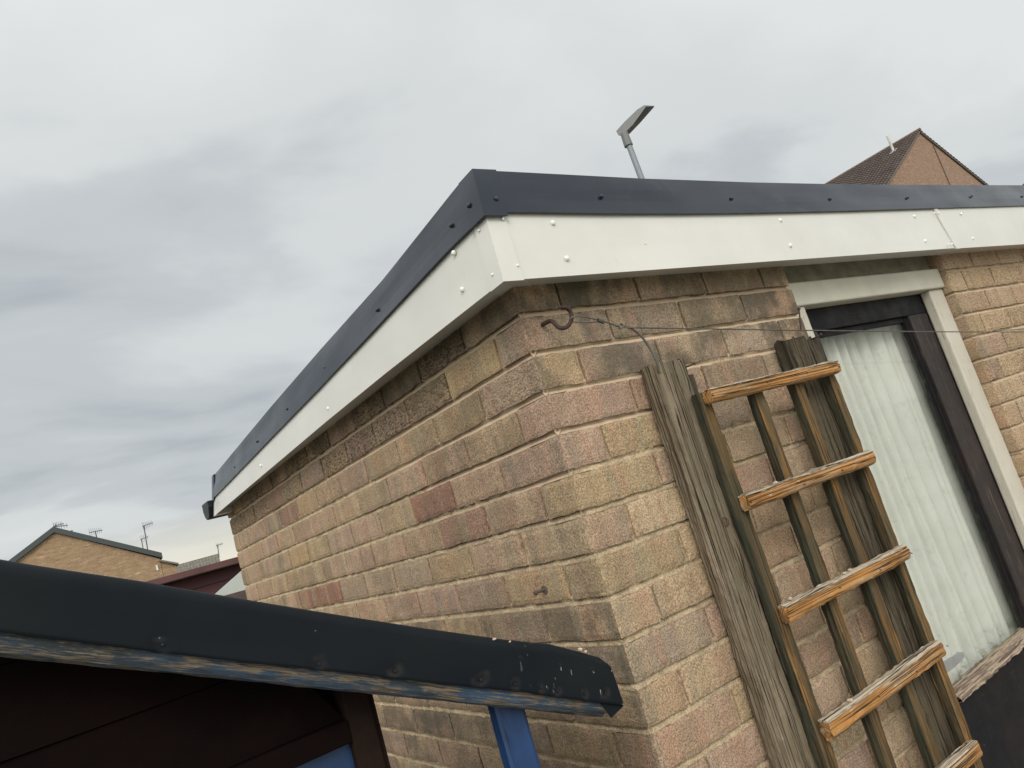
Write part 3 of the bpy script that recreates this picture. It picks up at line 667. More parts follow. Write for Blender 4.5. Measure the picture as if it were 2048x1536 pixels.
# ------------------------------------------------------------------ timber helpers
def board(c0, c1, wv_, dv, w_, d_, st=.02, jit=.0012, edge=.002, taper=None, algae=(0, 0, 0, 0), ragged0=0., seed=0, notch=None):
    """timber from c0 to c1 (centre line); w_ across wv_, d_ across dv; algae for faces (front, +w side, back, -w side)"""
    c0 = np.array(c0, float); c1 = np.array(c1, float); ax = c1-c0; Ln = np.linalg.norm(ax); ax /= Ln
    wv_ = np.array(wv_, float); dv = np.array(dv, float)
    sec = []     # (a, b, face)
    nw = max(2, int(w_/.008)); nd = max(2, int(d_/.008))
    for k in range(nw+1): sec.append((-.5+k/nw, .5, 0))
    for k in range(nd+1): sec.append((.5, .5-k/nd, 1))
    for k in range(3): sec.append((.5-k/2, -.5, 2))
    for k in range(nd+1): sec.append((-.5, -.5+k/nd, 3))
    n = len(sec); m_ = max(2, int(Ln/st)); V = []; U = []; A = []
    per = 0; pers = []
    for q in range(n):
        if q: per += math.hypot((sec[q][0]-sec[q-1][0])*w_, (sec[q][1]-sec[q-1][1])*d_)
        pers.append(per)
    for i in range(m_+1):
        s_ = i/m_; c = c0+ax*Ln*s_
        for q, (a, b_, f) in enumerate(sec):
            k = min(1, (abs(a)*2)**6*(abs(b_)*2)**6); rd = edge*k
            x = a*w_; y = b_*d_
            x -= math.copysign(rd, x) if abs(a) > .49 else 0; y -= math.copysign(rd, y) if abs(b_) > .49 else 0
            nn = jit*(nz3(s_*Ln*14+seed*7, a*w_*90, b_*d_*90+f*3)*1.2+nz3(s_*Ln*50+seed, a*w_*220, f*9+b_*d_*160))
            x += nn*(a*2); y += nn*(b_*2)
            if notch: x += notch(s_*Ln, a, b_)
            off = 0
            if i == 0 and ragged0: off = ragged0*(nz3(a*9+seed, b_*5, 4)+.3*nz3(a*31+seed, b_*17, 8))
            V.append(c+ax*off+wv_*x+dv*y); U.append((s_*Ln+seed*1.37, pers[q]+seed*.41)); A.append(algae[f])
    Fc = [(i*n+k, i*n+(k+1) % n, (i+1)*n+(k+1) % n, (i+1)*n+k) for i in range(m_) for k in range(n)]
    Fc += [tuple(range(n-1, -1, -1)), tuple(m_*n+k for k in range(n))]
    return V, Fc, U, A
def timber(name, mat, par, *a, label=None, cat=None, group=None, **k):
    V, Fc, U, A = board(*a, **k)
    return obj(name, V, Fc, mat, par, uv=U, attr={'algae': A}, label=label, cat=cat, group=group)
X_ = (1, 0, 0); YF_ = (0, -1, 0); Z_ = (0, 0, 1)

# trellis: four laths behind, rungs in front
TR = thing('trellis', 'worn orange-brown wooden trellis leaning on the posts beside the door', 'trellis', (.54, -.07, -2.15))
pb0, pf0 = .050, .074; pr0, pr1 = .0745, .099
def xat(px, py, p): return onR(px, py, p)[0]
lath = []
for (pxl, pyl, pxr, pyr, zt, nm) in [(1403, 846, 1440, 846, -.232, 'a'), (1510, 792, 1529, 788, -.255, 'b'), (1588, 765, 1606, 762, -.248, 'c'), (1657, 752, 1672, 750, -.246, 'd')]:
    lath.append(((xat(pxl, pyl, pf0), xat(pxr, pyr, pf0)), zt))
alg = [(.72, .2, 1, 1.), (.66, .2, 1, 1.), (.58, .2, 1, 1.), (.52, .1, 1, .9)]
for i, ((xa, xb), zt) in enumerate(lath):
    if i == 0: xa = xb-.034
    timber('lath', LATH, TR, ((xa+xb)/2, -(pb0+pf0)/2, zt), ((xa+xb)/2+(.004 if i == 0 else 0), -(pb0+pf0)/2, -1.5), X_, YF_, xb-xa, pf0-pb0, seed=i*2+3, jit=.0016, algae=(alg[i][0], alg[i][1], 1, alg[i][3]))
rungs = [((1420, 777), (1676, 720), .029), ((1494, 989), (1746, 900), .030), ((1573, 1213), (1815, 1090), .031), ((1657, 1445), (1883, 1281), .034), ((1790, 1640), (1956, 1481), .034)]
for i, (a, b_, hgt) in enumerate(rungs):
    A_ = onR(*a, pr1); B_ = onR(*b_, pr1)
    if i == 4: A_ = np.array([.295, -pr1, B_[2]+.012])
    yc = -(pr0+pr1)/2; A_[1] = B_[1] = yc
    A_ = A_-np.array([0, 0, hgt/2]); B_ = B_-np.array([0, 0, hgt/2])
    rg = timber('rung', ORANGE, TR, A_, B_, Z_, YF_, hgt, pr1-pr0, seed=i*3+11, jit=.0016, edge=.003, algae=(.10 if i else .3, 0, .3, .4), ragged0=.004, st=.012)
    # silvery weathered arris along the top of the rung
    u = (B_-A_)/np.linalg.norm(B_-A_)
    tp = [A_+u*.002+np.array([0, 0, hgt/2+.0008]), B_-u*.002+np.array([0, 0, hgt/2+.0008])]
    timber('weathered_top', TOPGREY, rg, tp[0]+np.array([0, .0004, -.0026]), tp[1]+np.array([0, .0004, -.0026]), Z_, YF_, .0072, pr1-pr0+.0012, seed=i*5+2, jit=.0022, edge=.0022, st=.006, ragged0=.003)
    nl = MB()
    for xl in [(q[0][0]+q[0][1])/2 for q in lath]:
        t = (xl-A_[0])/(B_[0]-A_[0]); c = A_+(B_-A_)*t; c = np.array([c[0]+rnd.uniform(-.004, .004), -pr1-.0010, c[2]+rnd.uniform(-.005, .002)])
        q = MB(); q.tube([c+np.array([-.0016, 0, .0012]), c+np.array([.0022, -.0006, -.0012])], .0011, 6); q.obj('nail', RUST, rg)

# weathered posts

P1 = thing('timber_post', 'silvery weathered split post with a bent nail, left of the trellis', 'post', (.30, -.025, -2.15), 'weathered posts behind the trellis')
tl = onR(1303, 735, .046); tr_ = onR(1366, 716, .046); xa, xb = tl[0]+.002, tr_[0]+.008
timber('post_timber', GREYW, P1, ((xa+xb)/2, -.025, -.152), ((xa+xb)/2, -.025, -2.15), X_, YF_, xb-xa, .044, seed=1, jit=.0020, edge=.0045, ragged0=.010, st=.012, algae=(.42, .9, 1, .35))
kc_ = onR(1451, 1043, .0485); e = MB()
for rr, hh in ((.0095, -.0012),): e.tube([kc_+np.array([0, .004, 0]), kc_+np.array([0, hh, 0]), kc_+np.array([0, hh-.0012, 0])], [rr, rr*.92, rr*.6], 14)
e.obj('knot', KNOT, P1, smooth=False)
timber('batten', MOSSW, P1, (xb+.0085, -.018, -.186), (xb+.0085, -.020, -2.15), X_, YF_, .014, .040, seed=5, jit=.002, edge=.002, ragged0=.006, algae=(.6, .3, 1, .6))
P2 = thing('timber_post', 'mossy dark split post in front of the door frame, right of the trellis centre', 'post', (.78, -.025, -2.15), 'weathered posts behind the trellis')
tl = onR(1574, 683, .046); tr_ = onR(1635, 668, .046)
xa, xb = tl[0], onR(1648, 700, .046)[0]; xm = xa+(xb-xa)*.66
timber('post_timber', MOSSW, P2, ((xa+xm)/2, -.025, -.150), ((xa+xm)/2, -.025, -2.15), X_, YF_, xm-xa-.002, .044, seed=8, jit=.0020, edge=.004, ragged0=.012, st=.012, algae=(.30, .5, 1, .7))
timber('split_half', MOSSW, P2, ((xm+xb)/2+.001, -.024, -.158), ((xm+xb)/2+.001, -.024, -2.15), X_, YF_, xb-xm-.002, .043, seed=9, jit=.0020, edge=.004, ragged0=.014, st=.012, algae=(.40, .2, 1, .7))
def nail(par, a, b_, r=.0018, head=True, mat=RUST):
    q = MB(); q.tube([a, (np.array(a)+b_)/2+np.array([0, 0, -.0006]), b_], r, 8)
    if head:
        d = np.array(b_)-a; d /= np.linalg.norm(d); q.tube([b_-d*.0006, b_+d*.0014], r*2.1, 8)
    q.obj('nail', mat, par, smooth=True)
nail(P1, onR(1366, 736, .040), onR(1389, 727, .060), .0017)
nail(P2, onR(1602, 662, .035), onR(1598, 618, .035), .0019)
nail(P2, onR(1624, 678, .045), onR(1642, 669, .070), .0019)

# ------------------------------------------------------------------ hook, wire, cord, bolt
hb = onR(1085, 650, 0)
pts = [(1085,650,-.02),(1086,649,.004),(1097,643,.020),(1105,643,.030),(1113,651,.036),(1121,656,.040),(1131,655,.043),(1139,648,.045),(1143,637,.046),(1142,626,.047),(1136,618,.048),(1127,614.5,.049),(1116,615.5,.050)]
P = [onR(x, y, p) for x, y, p in pts]
def smooth(P, n=5):
    P = [np.array(p) for p in P]; out_ = []
    for i in range(len(P)-1):
        p0, p1, p2, p3 = P[max(i-1, 0)], P[i], P[i+1], P[min(i+2, len(P)-1)]
        for k in range(n):
            t = k/n; out_.append(.5*((2*p1)+(-p0+p2)*t+(2*p0-5*p1+4*p2-p3)*t*t+(-p0+3*p1-3*p2+p3)*t**3))
    return out_+[P[-1]]
hk = MB(); sp = smooth(P); hk.tube(sp, [.0041]*(len(sp)-6)+[.0034, .0032, .003, .0026, .0022, .0015], 12)
hk.obj('hook', RUST, loc=hb, smooth=True, label='rusty screw hook in the brick corner holding the wire loop', cat='hook')
wr_ = MB(); pw = .060
a1 = [onR(1140, 637, .052), onR(1150, 633, .055), onR(1170, 634, .058), onR(1196, 640, pw)]
a2 = [onR(1140, 642, .040), onR(1150, 644, .05), onR(1172, 645, .058), onR(1196, 643, pw)]
wr_.tube(smooth(a1), .0014, 6); wr_.tube(smooth(a2), .0014, 6)
for k in range(4): 
    c = onR(1197+k*2.6, 641+k*.7, pw); ringp = [c+np.array([0, .0035*math.cos(q), .0042*math.sin(q)])+np.array([.0002*q, 0, 0]) for q in np.linspace(0, 2*math.pi, 13)]
    wr_.tube(ringp, .0011, 6)
wr_.tube(smooth([onR(1196, 641, pw), onR(1215, 645, pw), onR(1236, 653, pw)]), .0016, 6)
c = onR(1242, 652, pw); wr_.tube([c+np.array([.0062*math.cos(q), .0012*math.sin(q*2), .0046*math.sin(q)+.002*math.cos(q)]) for q in np.linspace(0, 2*math.pi, 21)], .0014, 6)
wr_.tube([c+np.array([.0050*math.cos(q)+.001, .002, .0038*math.sin(q)]) for q in np.linspace(.5, 5.2, 17)], .0012, 6)
W0 = onR(1248, 655, pw); W1 = onR(2048, 662.5, pw); W2 = W1+(W1-W0)*.25
wr_.tube([W0+(W2-W0)*t+np.array([0, 0, -.004*math.sin(math.pi*t)]) for t in np.linspace(0, 1, 30)], .00150, 6)
wr_.tube([onR(x, y, pw+.012) for x, y in [(1985, 662.6), (2020, 660), (2060, 656.5)]], .0011, 6)
wr_.obj('fence_wire', WIRE, loc=onR(1143, 636, .05), smooth=True, label='taut galvanised wire knotted to the rusty hook and crossing the door', cat='wire')
s0 = [(2000, 662.5), (2020, 660.8), (2048, 659.5), (2090, 657)]
cr = MB(); cp = smooth([onR(1250, 652, .058), onR(1266, 659, .057), onR(1282, 672, .055), onR(1295, 689, .054), onR(1306, 708, .053), onR(1315, 728, .053), onR(1318, 745, .047)])
cr.tube(cp, .0024, 8); cr.obj('tie_cord', CABLE, smooth=True, label='short grey-green cord from the wire ring down to the weathered post', cat='cord')
bt = MB(); bc = onL(1090, 1179, 0); nn = -NL
bt.tube([bc-nn*.002, bc+nn*.0030], .0085, 16); bt.tube([bc, bc+nn*.022], .0030, 10); bt.tube([bc+nn*.021, bc+nn*.026], .0048, 10)
bt.obj('bolt', STEEL, loc=bc, label='short steel bolt with a washer sticking out of the side wall', cat='bolt', bevel=.0006)

# mortar crumbs
def crumb(c, r, lab, grp, k):
    V = []; Fc = []; n1, n2 = 6, 8
    for i in range(n1+1):
        for j in range(n2):
            a = math.pi*i/n1; b_ = 2*math.pi*j/n2; d = np.array([math.sin(a)*math.cos(b_), math.sin(a)*math.sin(b_), math.cos(a)*.6]); d = d*(1+.55*nz3(*(d*1.7+k*3.3)))
            V.append(np.array(c)+d*r+np.array([0, 0, r*.45]))
    Fc = [(i*n2+j, (i+1)*n2+j, (i+1)*n2+(j+1) % n2, i*n2+(j+1) % n2) for i in range(n1) for j in range(n2)]
    obj('mortar_crumb', V, Fc, CRUMB, label=lab, cat='crumb', group=grp)
for k, (x, y, r, lab, grp) in enumerate([(1613, 737, .0055, 'pale mortar crumb heaped on the topmost trellis rung', 'crumbs on the top rung'), (1634, 734, .0062, 'pale mortar crumb heaped on the topmost trellis rung', 'crumbs on the top rung'),
        (1646, 729, .004, 'pale mortar crumb heaped on the topmost trellis rung', 'crumbs on the top rung'), (1440, 770, .0028, 'tiny white crumb near the left end of the topmost rung', None),
        (1551, 962, .0048, 'mortar crumb lying on the second trellis rung', None), (1688, 1142, .0040, 'mortar crumbs on the third rung, beside its middle lath', 'crumbs on the third rung'), (1700, 1136, .0045, 'mortar crumbs on the third rung, beside its middle lath', 'crumbs on the third rung'),
        (1580, 1193, .0045, 'mortar crumb at the left end of the third trellis rung', None), (1700, 1397, .0055, 'flat mortar crumb on the fourth rung near its left end', None), (1895, 1526, .0048, 'mortar crumb on the lowest visible trellis rung', None)]):
    crumb(onR(x, y+3, .088)-np.array([0, 0, .003]), r, lab, grp, k)

# ------------------------------------------------------------------ playhouse roof in the foreground
YV = -.12
def onV(px, py, dy=0.): return meet(px, py, (0, 1, 0), YV+dy)
SH = thing('garden_playhouse', 'low blue and maroon garden playhouse with a black felt roof edge close to the camera', 'playhouse', (-.7, .2, -2.15))
Bo0, Bo1 = onV(0, 1264), onV(1248, 1411)
sl = (Bo1[2]-Bo0[2])/(Bo1[0]-Bo0[0])
# felt: face from bottom hem to a rounded top, then over the deck
XS = -1.9; n_u = 220; V = []; A = []; D = []
topst = sorted([(onV(x, y)[0], onV(x, y)[2]) for x, y in [(0,1119),(66,1130.5),(202,1151),(284,1163),(420,1187),(560,1211),(700,1234),(867,1260),(1031,1283),(1128,1293),(1172,1305),(1207,1315),(1220,1325),(1227,1340),(1242,1390),(1248,1407)]])
botst = sorted([(onV(x, y)[0], onV(x, y)[2]) for x, y in [(0,1264),(290,1301),(500,1326),(700,1346),(864,1366),(935,1373),(1052,1385),(1140,1398),(1248,1411)]])
def ext(st, x):
    if x < st[0][0]: return st[0][1]+(x-st[0][0])*sl
    return interp(st, x)
xe = botst[-1][0]
dim = [(325, 1289, 1.), (637, 1328, 1.), (790, 1342, 1.1), (962, 1359, 1.4), (1030, 1369, 1.), (1082, 1375, .8), (1115, 1381, 1.), (1170, 1387, .9), (1211, 1386, 1.1)]
dimp = [(onV(x, y), s_) for x, y, s_ in dim]
nvf = 16
for i in range(n_u+1):
    t = i/n_u; x = XS+(xe-XS)*(1-(1-t)**1.6)
    zb, zt = ext(botst, x), ext(topst, x)
    rows = []
    for k in range(nvf+1):
        q = k/nvf; y = YV-.0014*nz3(x*6, q*2, 0)
        z = zb+(zt-zb)*q; dm = 0
        for (c, s_) in dimp:
            r2 = math.hypot((x-c[0])*(.8 if s_ > 1 else 1.1)+.0025*nz3(x*90, z*90, s_), (z-c[2])*(1.1 if s_ > 1 else .8)+.003*nz3(x*70, z*70, 5+s_))/(.0070*s_)
            if r2 < 1.8: y += .0042*math.exp(-(r2*1.3)**2); dm = max(dm, min(1, max(0, 1-abs(r2-.85)/.42))*.34*(.5+abs(nz3(x*160, z*160, 3))*1.6)+(.06 if r2 < .8 else 0))
        if q > .86: y += .010*((q-.86)/.14)**2
        rows.append((y, z, dm))
    for (dy, dz) in ((.03, .004), (.30, .004), (.8, .003)): rows.append((YV+dy, zt+dz if zt > zb+.02 else zt, 0))
    for (y, z, dm) in rows: V.append((x, y, z)); A.append(max(0, min(1, (x-(xe-.17))/.1))); D.append(dm)
nn_ = nvf+4
Fc = [(i*nn_+k, (i+1)*nn_+k, (i+1)*nn_+k+1, i*nn_+k+1) for i in range(n_u) for k in range(nn_-1)]
fo = obj('felt_covering', V, Fc, FELT, SH, attr={'worn': A, 'dimple': D}, smooth=True)
so_ = fo.modifiers.new('thick', 'SOLIDIFY'); so_.thickness = .0022; so_.offset = -1
# nails in the dimples
for (c, s_) in dimp:
    q = MB(); q.tube([c+np.array([0, .004, 0]), c+np.array([0, -.0004, 0])], .0013*s_, 8); q.obj('nail', SCREWB, fo)
# folded end flap
e = MB(); e.prism([onV(1200, 1404, .004), onV(1248, 1411, .004), onV(1224, 1435, .004)], (0, .003, 0)); e.obj('felt_flap', FELT, SH)
# the peeling blue verge board, in line with the hem
vb0, vb1 = onV(0, 1262, .004), onV(1212, 1405, .004)
wd = .045
axv = vb1-vb0; axv /= np.linalg.norm(axv); up = np.array([-axv[2], 0, axv[0]]); 
b0 = onV(0, 1312, .004); b1_ = onV(1224, 1434, .004)
cA = (vb0+b0)/2; cB = (vb1+b1_)/2
axv = (cB-cA)/np.linalg.norm(cB-cA); up = np.array([-axv[2], 0, axv[0]])
wdv = abs((vb1-b1_)@up); wd0 = abs((vb0-b0)@up)
hgt = (wdv+wd0)/2+.014
cA2 = cA-axv*1.0+up*.006; cB2 = cB+up*.006
V, Fc_, U, A = board(cB2+np.array([0, .012, 0]), cA2+np.array([0, .012, 0]), up, YF_, hgt, .020, seed=2, jit=.0012, edge=.003, st=.010, ragged0=.01)
obj('verge_board', V, Fc_, BLUEB, SH, uv=U)
# deck boards
dk = MB(); q0 = cA2+up*(hgt/2+.0015); q1 = cB2+up*(hgt/2+.0015); q1 = q1-axv*.02
th = up*.010
dk.hexa([q0+np.array([0, .03, 0]), q1+np.array([0, .03, 0]), q1+np.array([0, .72, 0]), q0+np.array([0, .72, 0]), q0+th+np.array([0, .03, 0]), q1+th+np.array([0, .03, 0]), q1+th+np.array([0, .72, 0]), q0+th+np.array([0, .72, 0])])
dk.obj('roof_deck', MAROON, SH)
# posts and maroon front under the verge
pa, pb_ = onV(998, 1418, .028), onV(1061, 1424, .028)
zt = pa[2]+.03
timber('post', BLUEP, SH, ((pa[0]+pb_[0])/2, YV+.050, zt), ((pa[0]+pb_[0])/2, YV+.050, -2.15), X_, YF_, pb_[0]-pa[0], .036, seed=4, edge=.006, jit=.0008)
# front made of horizontal maroon boards, closed behind
cpx = onV(745, 1398, .10)[0]
def deckz(x): return q0[2]+(q1[2]-q0[2])*(x-q0[0])/(q1[0]-q0[0])-.002
fr = MB(); yw = YV+.10
zlo = -2.15; 
rail_z = meet(600, 1474, (0, 1, 0), yw)[2]
z = rail_z
while z < .6:
    z2 = z+.098; GAP = .0015
    xr_ = cpx-.045
    xl = -2.2
    # clip each board under the sloping roof
    def clip(zz__): return min(xr_, q0[0]+(zz__-q0[2]+.006)/((q1[2]-q0[2])/(q1[0]-q0[0])))
    x_a, x_b = clip(z), clip(z2-.0015)
    if x_a > xl+.1: fr.hexa([(xl, yw, z), (x_a, yw, z), (x_a, yw+.012, z), (xl, yw+.012, z), (xl, yw+.003, z2-.0015), (max(xl+.01, x_b), yw+.004, z2-.0015), (max(xl+.01, x_b), yw+.016, z2-.0015), (xl, yw+.016, z2-.0015)])
    z = z2
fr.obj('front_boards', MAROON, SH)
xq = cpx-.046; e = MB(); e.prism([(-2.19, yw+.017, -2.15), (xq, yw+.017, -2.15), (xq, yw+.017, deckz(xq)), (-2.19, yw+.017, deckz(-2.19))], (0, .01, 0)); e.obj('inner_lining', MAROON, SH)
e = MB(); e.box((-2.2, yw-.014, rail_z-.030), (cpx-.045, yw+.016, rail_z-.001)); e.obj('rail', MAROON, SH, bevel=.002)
e = MB(); e.box((-2.2, yw+.002, -2.15), (cpx-.045, yw+.014, rail_z-.031)); e.obj('lower_panel', BLUEP, SH)
e = MB(); e.box((cpx-.045, yw-.012, -2.15), (cpx-.008, yw+.028, deckz(cpx-.02))); e.obj('corner_post', BROWNP, SH, bevel=.003)
e = MB(); e.box((cpx-.0075, yw-.004, -2.15), (cpx, yw+.60, deckz(cpx)-.004)); e.obj('side_panel', BROWNP, SH)
for k, (x, y, r) in enumerate([(989, 1276, .0026), (1020, 1281, .002), (1160, 1298, .0042), (1171, 1302, .003)]):
    crumb(onV(x, y+2, .006)-np.array([0, 0, .001]), r, 'small mortar crumbs lying along the top edge of the black felt roof', 'crumbs on the felt roof edge', 30+k)

# ------------------------------------------------------------------ background
def m_farbrick(name, a, b_, mort, scale=1.0):
    s = M(name); n = s.node('ShaderNodeTexBrick'); v = s.co('UV'); s.lk(v, n.inputs['Vector']); n.inputs['Scale'].default_value = scale
    n.inputs['Brick Width'].default_value = .225; n.inputs['Row Height'].default_value = .075; n.inputs['Mortar Size'].default_value = .007
    n.inputs['Color1'].default_value = (*a, 1); n.inputs['Color2'].default_value = (*b_, 1); n.inputs['Mortar'].default_value = (*mort, 1)
    c = s.mix(s.rng(s.noise(s.co('UV', (1, 2.5, 1)), 3.2, 5, .7), .35, .7), n.outputs[0], s.mix(1, n.outputs[0], (.74, .70, .64), 'MULTIPLY'))
    c = s.mix(s.rng(s.noise(s.co('UV', (2.2, 9, 1), (4, 4, 0)), 1., 3, .6), .60, .70, 0, .55), c, tuple(min(1, x*1.7) for x in a))
    return s.set(c, .95, s.bump(n.outputs[1], -.006, .8))
FB1 = m_farbrick('sandy_gable_brick', (.35, .235, .14), (.28, .18, .11), (.34, .26, .17))
FB2 = m_farbrick('brown_gable_brick', (.32, .205, .14), (.25, .15, .10), (.33, .25, .19))
def m_tile(name, col, row=.30, colw=.3):
    s = M(name)
    wv1 = s.node('ShaderNodeTexWave', wave_type='BANDS', bands_direction='X', wave_profile='SIN'); s.lk(s.co('UV'), wv1.inputs['Vector']); wv1.inputs['Scale'].default_value = .314/colw; wv1.inputs['Distortion'].default_value = .1
    wv2 = s.node('ShaderNodeTexWave', wave_type='BANDS', bands_direction='Y', wave_profile='SAW'); s.lk(s.co('UV'), wv2.inputs['Vector']); wv2.inputs['Scale'].default_value = .314/row
    c = s.mix(s.rng(s.noise(s.co('UV'), 4, 4, .6), .35, .65), tuple(x*.75 for x in col), tuple(x*1.25 for x in col))
    c = s.mix(s.rng(wv2.outputs['Fac'], .86, .98, 0, .6), c, (.02, .018, .018))
    return s.set(c, .85, s.bump(wv2.outputs['Fac'], .04, .8, s.bump(wv1.outputs['Fac'], .06, .7)))
TILEB = m_tile('brown_roof_tiles', (.10, .075, .068)); TILEG = m_tile('grey_green_roof_tiles', (.14, .13, .105), .35)
BARGE = m_plain('dark_bargeboard', (.04, .048, .05), .6); AER = m_plain('aerial_metal', (.10, .11, .12), .5, metal=.3)
def quv(pl, P): return [((np.array(p)@pl.t), p[2]) for p in P]
def gable(pl, pts, depth, name, mat, par):
    P = [pl(*q) for q in pts]; back = [p+pl.n*depth for p in P]; n = len(P)
    Fc = [tuple(range(n)), tuple(range(2*n-1, n-1, -1))]+[(i, i+n, (i+1) % n+n, (i+1) % n) for i in range(n)]
    return obj(name, P+back, Fc, mat, par, uv=quv(pl, P)+[(u_+depth, v_) for u_, v_ in quv(pl, back)])
# sandy brick gable house on the left
G = VP(170, 1100, 32.)
ap, le, re_ = G(107, 1058), G(18, 1126), G(318, 1111)
slr = (ap[2]-le[2])/np.linalg.norm((ap-le)[:2])
H1 = thing('gable_house', 'sandy brick house with dark bargeboards and television aerials, beyond the black felt roof', 'house', (*(ap[:2]+G.n[:2]*4), -2.2))
lo = le-G.t*5.0-np.array([0, 0, slr*5.0]); zfl = -2.2
sh = np.array([0, 0, -.12])
poly = [np.array([lo[0], lo[1], zfl]), np.array([re_[0], re_[1], zfl]), re_+sh, ap+sh, lo+sh]
V = poly+[p+G.n*8 for p in poly]; n = 5
obj('gable_wall', V, [tuple(range(n)), tuple(range(2*n-1, n-1, -1))]+[(i, i+n, (i+1) % n+n, (i+1) % n) for i in range(n)], FB1, H1, uv=quv(G, V))
def bar(a, b_, up_, back, name, mat, par, th=.2):
    a = np.array(a); b_ = np.array(b_); u_ = np.array([0, 0, up_]); k = G.n*back
    e = MB(); e.hexa([a-G.n*.12-u_*0, b_-G.n*.12, b_+k, a+k, a-G.n*.12+u_, b_-G.n*.12+u_, b_+k+u_, a+k+u_]); return e.obj(name, mat, par)
o_ = np.array([0, 0, -.13])
for a, b_ in ((lo, ap), (ap, re_+G.t*.10)): bar(a+o_, b_+o_, .20, 8.1, 'roof_slope', BARGE, H1)
ex1, ex2 = G(321, 1122), G(353, 1131)
exw = MB(); exw.prism([np.array([ex1[0], ex1[1], zfl])+G.n*.02, np.array([ex2[0], ex2[1], zfl])+G.n*.02, ex2+G.n*.02, ex1+G.n*.02], G.n*6); exw.u = quv(G, exw.v); exw.obj('side_extension', FB1, H1)
bar(ex1-G.t*.05, ex2+G.t*.08, .07, 6, 'lower_roof', TILEG, H1)
v0 = G(311, 1131); e = MB(); e.prism([v0-G.n*.04, v0-G.n*.04+G.t*.07, v0-G.n*.04+G.t*.07-np.array([0, 0, .20]), v0-G.n*.04-np.array([0, 0, .20])], G.n*.05); e.obj('vent', m_plain('white_plastic_vent', (.6, .58, .5), .5), H1)
def aerial(mast, boom, els, label, r=.022, depth=1.0, extra=None):
    base = G(*mast[0])+G.n*depth; top = G(*mast[1])+G.n*depth
    t = thing('tv_aerial', label, 'aerial', base, 'television aerials on the rooftops')
    e = MB(); e.tube([base-np.array([0, 0, .15]), top], r, 6); e.obj('mast', AER, t)
    for bm in boom:
        a, b_ = G(*bm[0])+G.n*(depth-.02), G(*bm[1])+G.n*(depth-.02); e = MB(); e.tube([a, b_], r*.75, 6); e.obj('boom', AER, t)
        k = els
        for q in range(k):
            c = a+(b_-a)*(q+.3)/k; ln = .20*(1.15-q/k*.5); d = G.n*.7+np.array([0, 0, .7]); e = MB(); e.tube([c-d*ln, c+d*ln], r*.32, 5); e.obj('element', AER, t)
aerial(((107, 1060), (107.5, 1042)), [((103, 1046), (124, 1040)), ((103, 1047), (134, 1043.5))], 6, 'twin-boom aerial standing on the very peak of the sandy gable')
aerial(((195, 1076), (190, 1056)), [((177, 1059), (205, 1053.5))], 7, 'lone aerial midway down the right roof slope of the sandy gable')
aerial(((299, 1102), (290, 1045)), [((287, 1046), (309, 1038.5))], 7, 'tall aerial near the right eaves of the sandy gable')
aerial(((290, 1100), (285, 1072)), [((283, 1073), (299, 1067))], 5, 'short aerial just left of the tall aerial mast', .018)
fl = G(143, 1062); e = MB(); e.tube([fl+G.n*1.2-np.array([0, 0, .15]), fl+G.n*1.2+np.array([0, 0, .02])], .045, 10); e.tube([fl+G.n*1.2, fl+G.n*1.2+np.array([0, 0, .18])], .03, 10); e.obj('flue', AER, H1)
# distant tiled roof
G2 = VP(400, 1120, 52.)
Gs = G; G = G2
rA, rB = G2(350, 1131), G2(436.5, 1107)
rA = np.array([rA[0], rA[1], rB[2]])-G2.t*3
H2 = thing('distant_house', 'far house with a plain grey-green tiled roof, between the sandy gable and the brick wall', 'house', (*(rB[:2]), -2.2))
rd = rB-np.array([0, 0, 3.4])-G2.n*5.0+G2.t*.0; ld = rA-np.array([0, 0, 3.4])-G2.n*5.0
br = rB-np.array([0, 0, 3.4])+G2.n*5.0; bl = rA-np.array([0, 0, 3.4])+G2.n*5.0
obj('roof', [ld, rd, rB, rA, bl, br], [(0, 1, 2, 3), (3, 2, 5, 4), (1, 5, 2), (0, 3, 4)], TILEG, H2, uv=[(0, 0), (9, 0), (9, 6), (0, 6), (0, 0), (9, 0)])
e = MB(); zf = np.array([0, 0, 1]); 
q = [ld+G2.n*.4, rd+G2.n*.4, br-G2.n*.4, bl-G2.n*.4]; e.hexa([np.array([p[0], p[1], -2.2]) for p in q]+[p for p in q]); e.u = quv(G2, e.v); e.obj('wall', FB1, H2)
G2b = G2
aerial(((437.5, 1109), (435, 1088)), [((432, 1090), (446, 1086))], 4, 'faint distant aerial on the grey-green tiled roof', .03, .5)
G = Gs
# red timber garage behind the far corner of the side wall
YR = 7.0
def onY(px, py, y): return meet(px, py, (0, 1, 0), y)
fa, fb = onY(285, 1160, YR), onY(470, 1119, YR); zt_ = (fa[2]+fb[2])/2
R1 = thing('red_garage', 'maroon timber garage with a long fascia, beyond the far end of the wall', 'garage', ((fa[0]+fb[0])/2, YR+1.5, -2.2))
REDP = m_plain('maroon_fascia_paint', (.095, .036, .033), .5, .25, 3); REDW = m_plain('maroon_cladding', (.062, .013, .016), .6, .3, 4)
e = MB(); e.box((fa[0]-2.5, YR, zt_-.062*1.0), (fb[0]+2.2, YR+.03, zt_)); e.obj('fascia', REDP, R1, bevel=.003)
e = MB(); zc = zt_-.066; k = 0
while zc > -2.15:
    e.hexa([(fa[0]-2.3, YR+.20, zc-.12), (fb[0]+2.0, YR+.20, zc-.12), (fb[0]+2.0, YR+.24, zc-.12), (fa[0]-2.3, YR+.24, zc-.12), (fa[0]-2.3, YR+.215, zc-.003), (fb[0]+2.0, YR+.215, zc-.003), (fb[0]+2.0, YR+.24, zc-.003), (fa[0]-2.3, YR+.24, zc-.003)]); zc -= .12
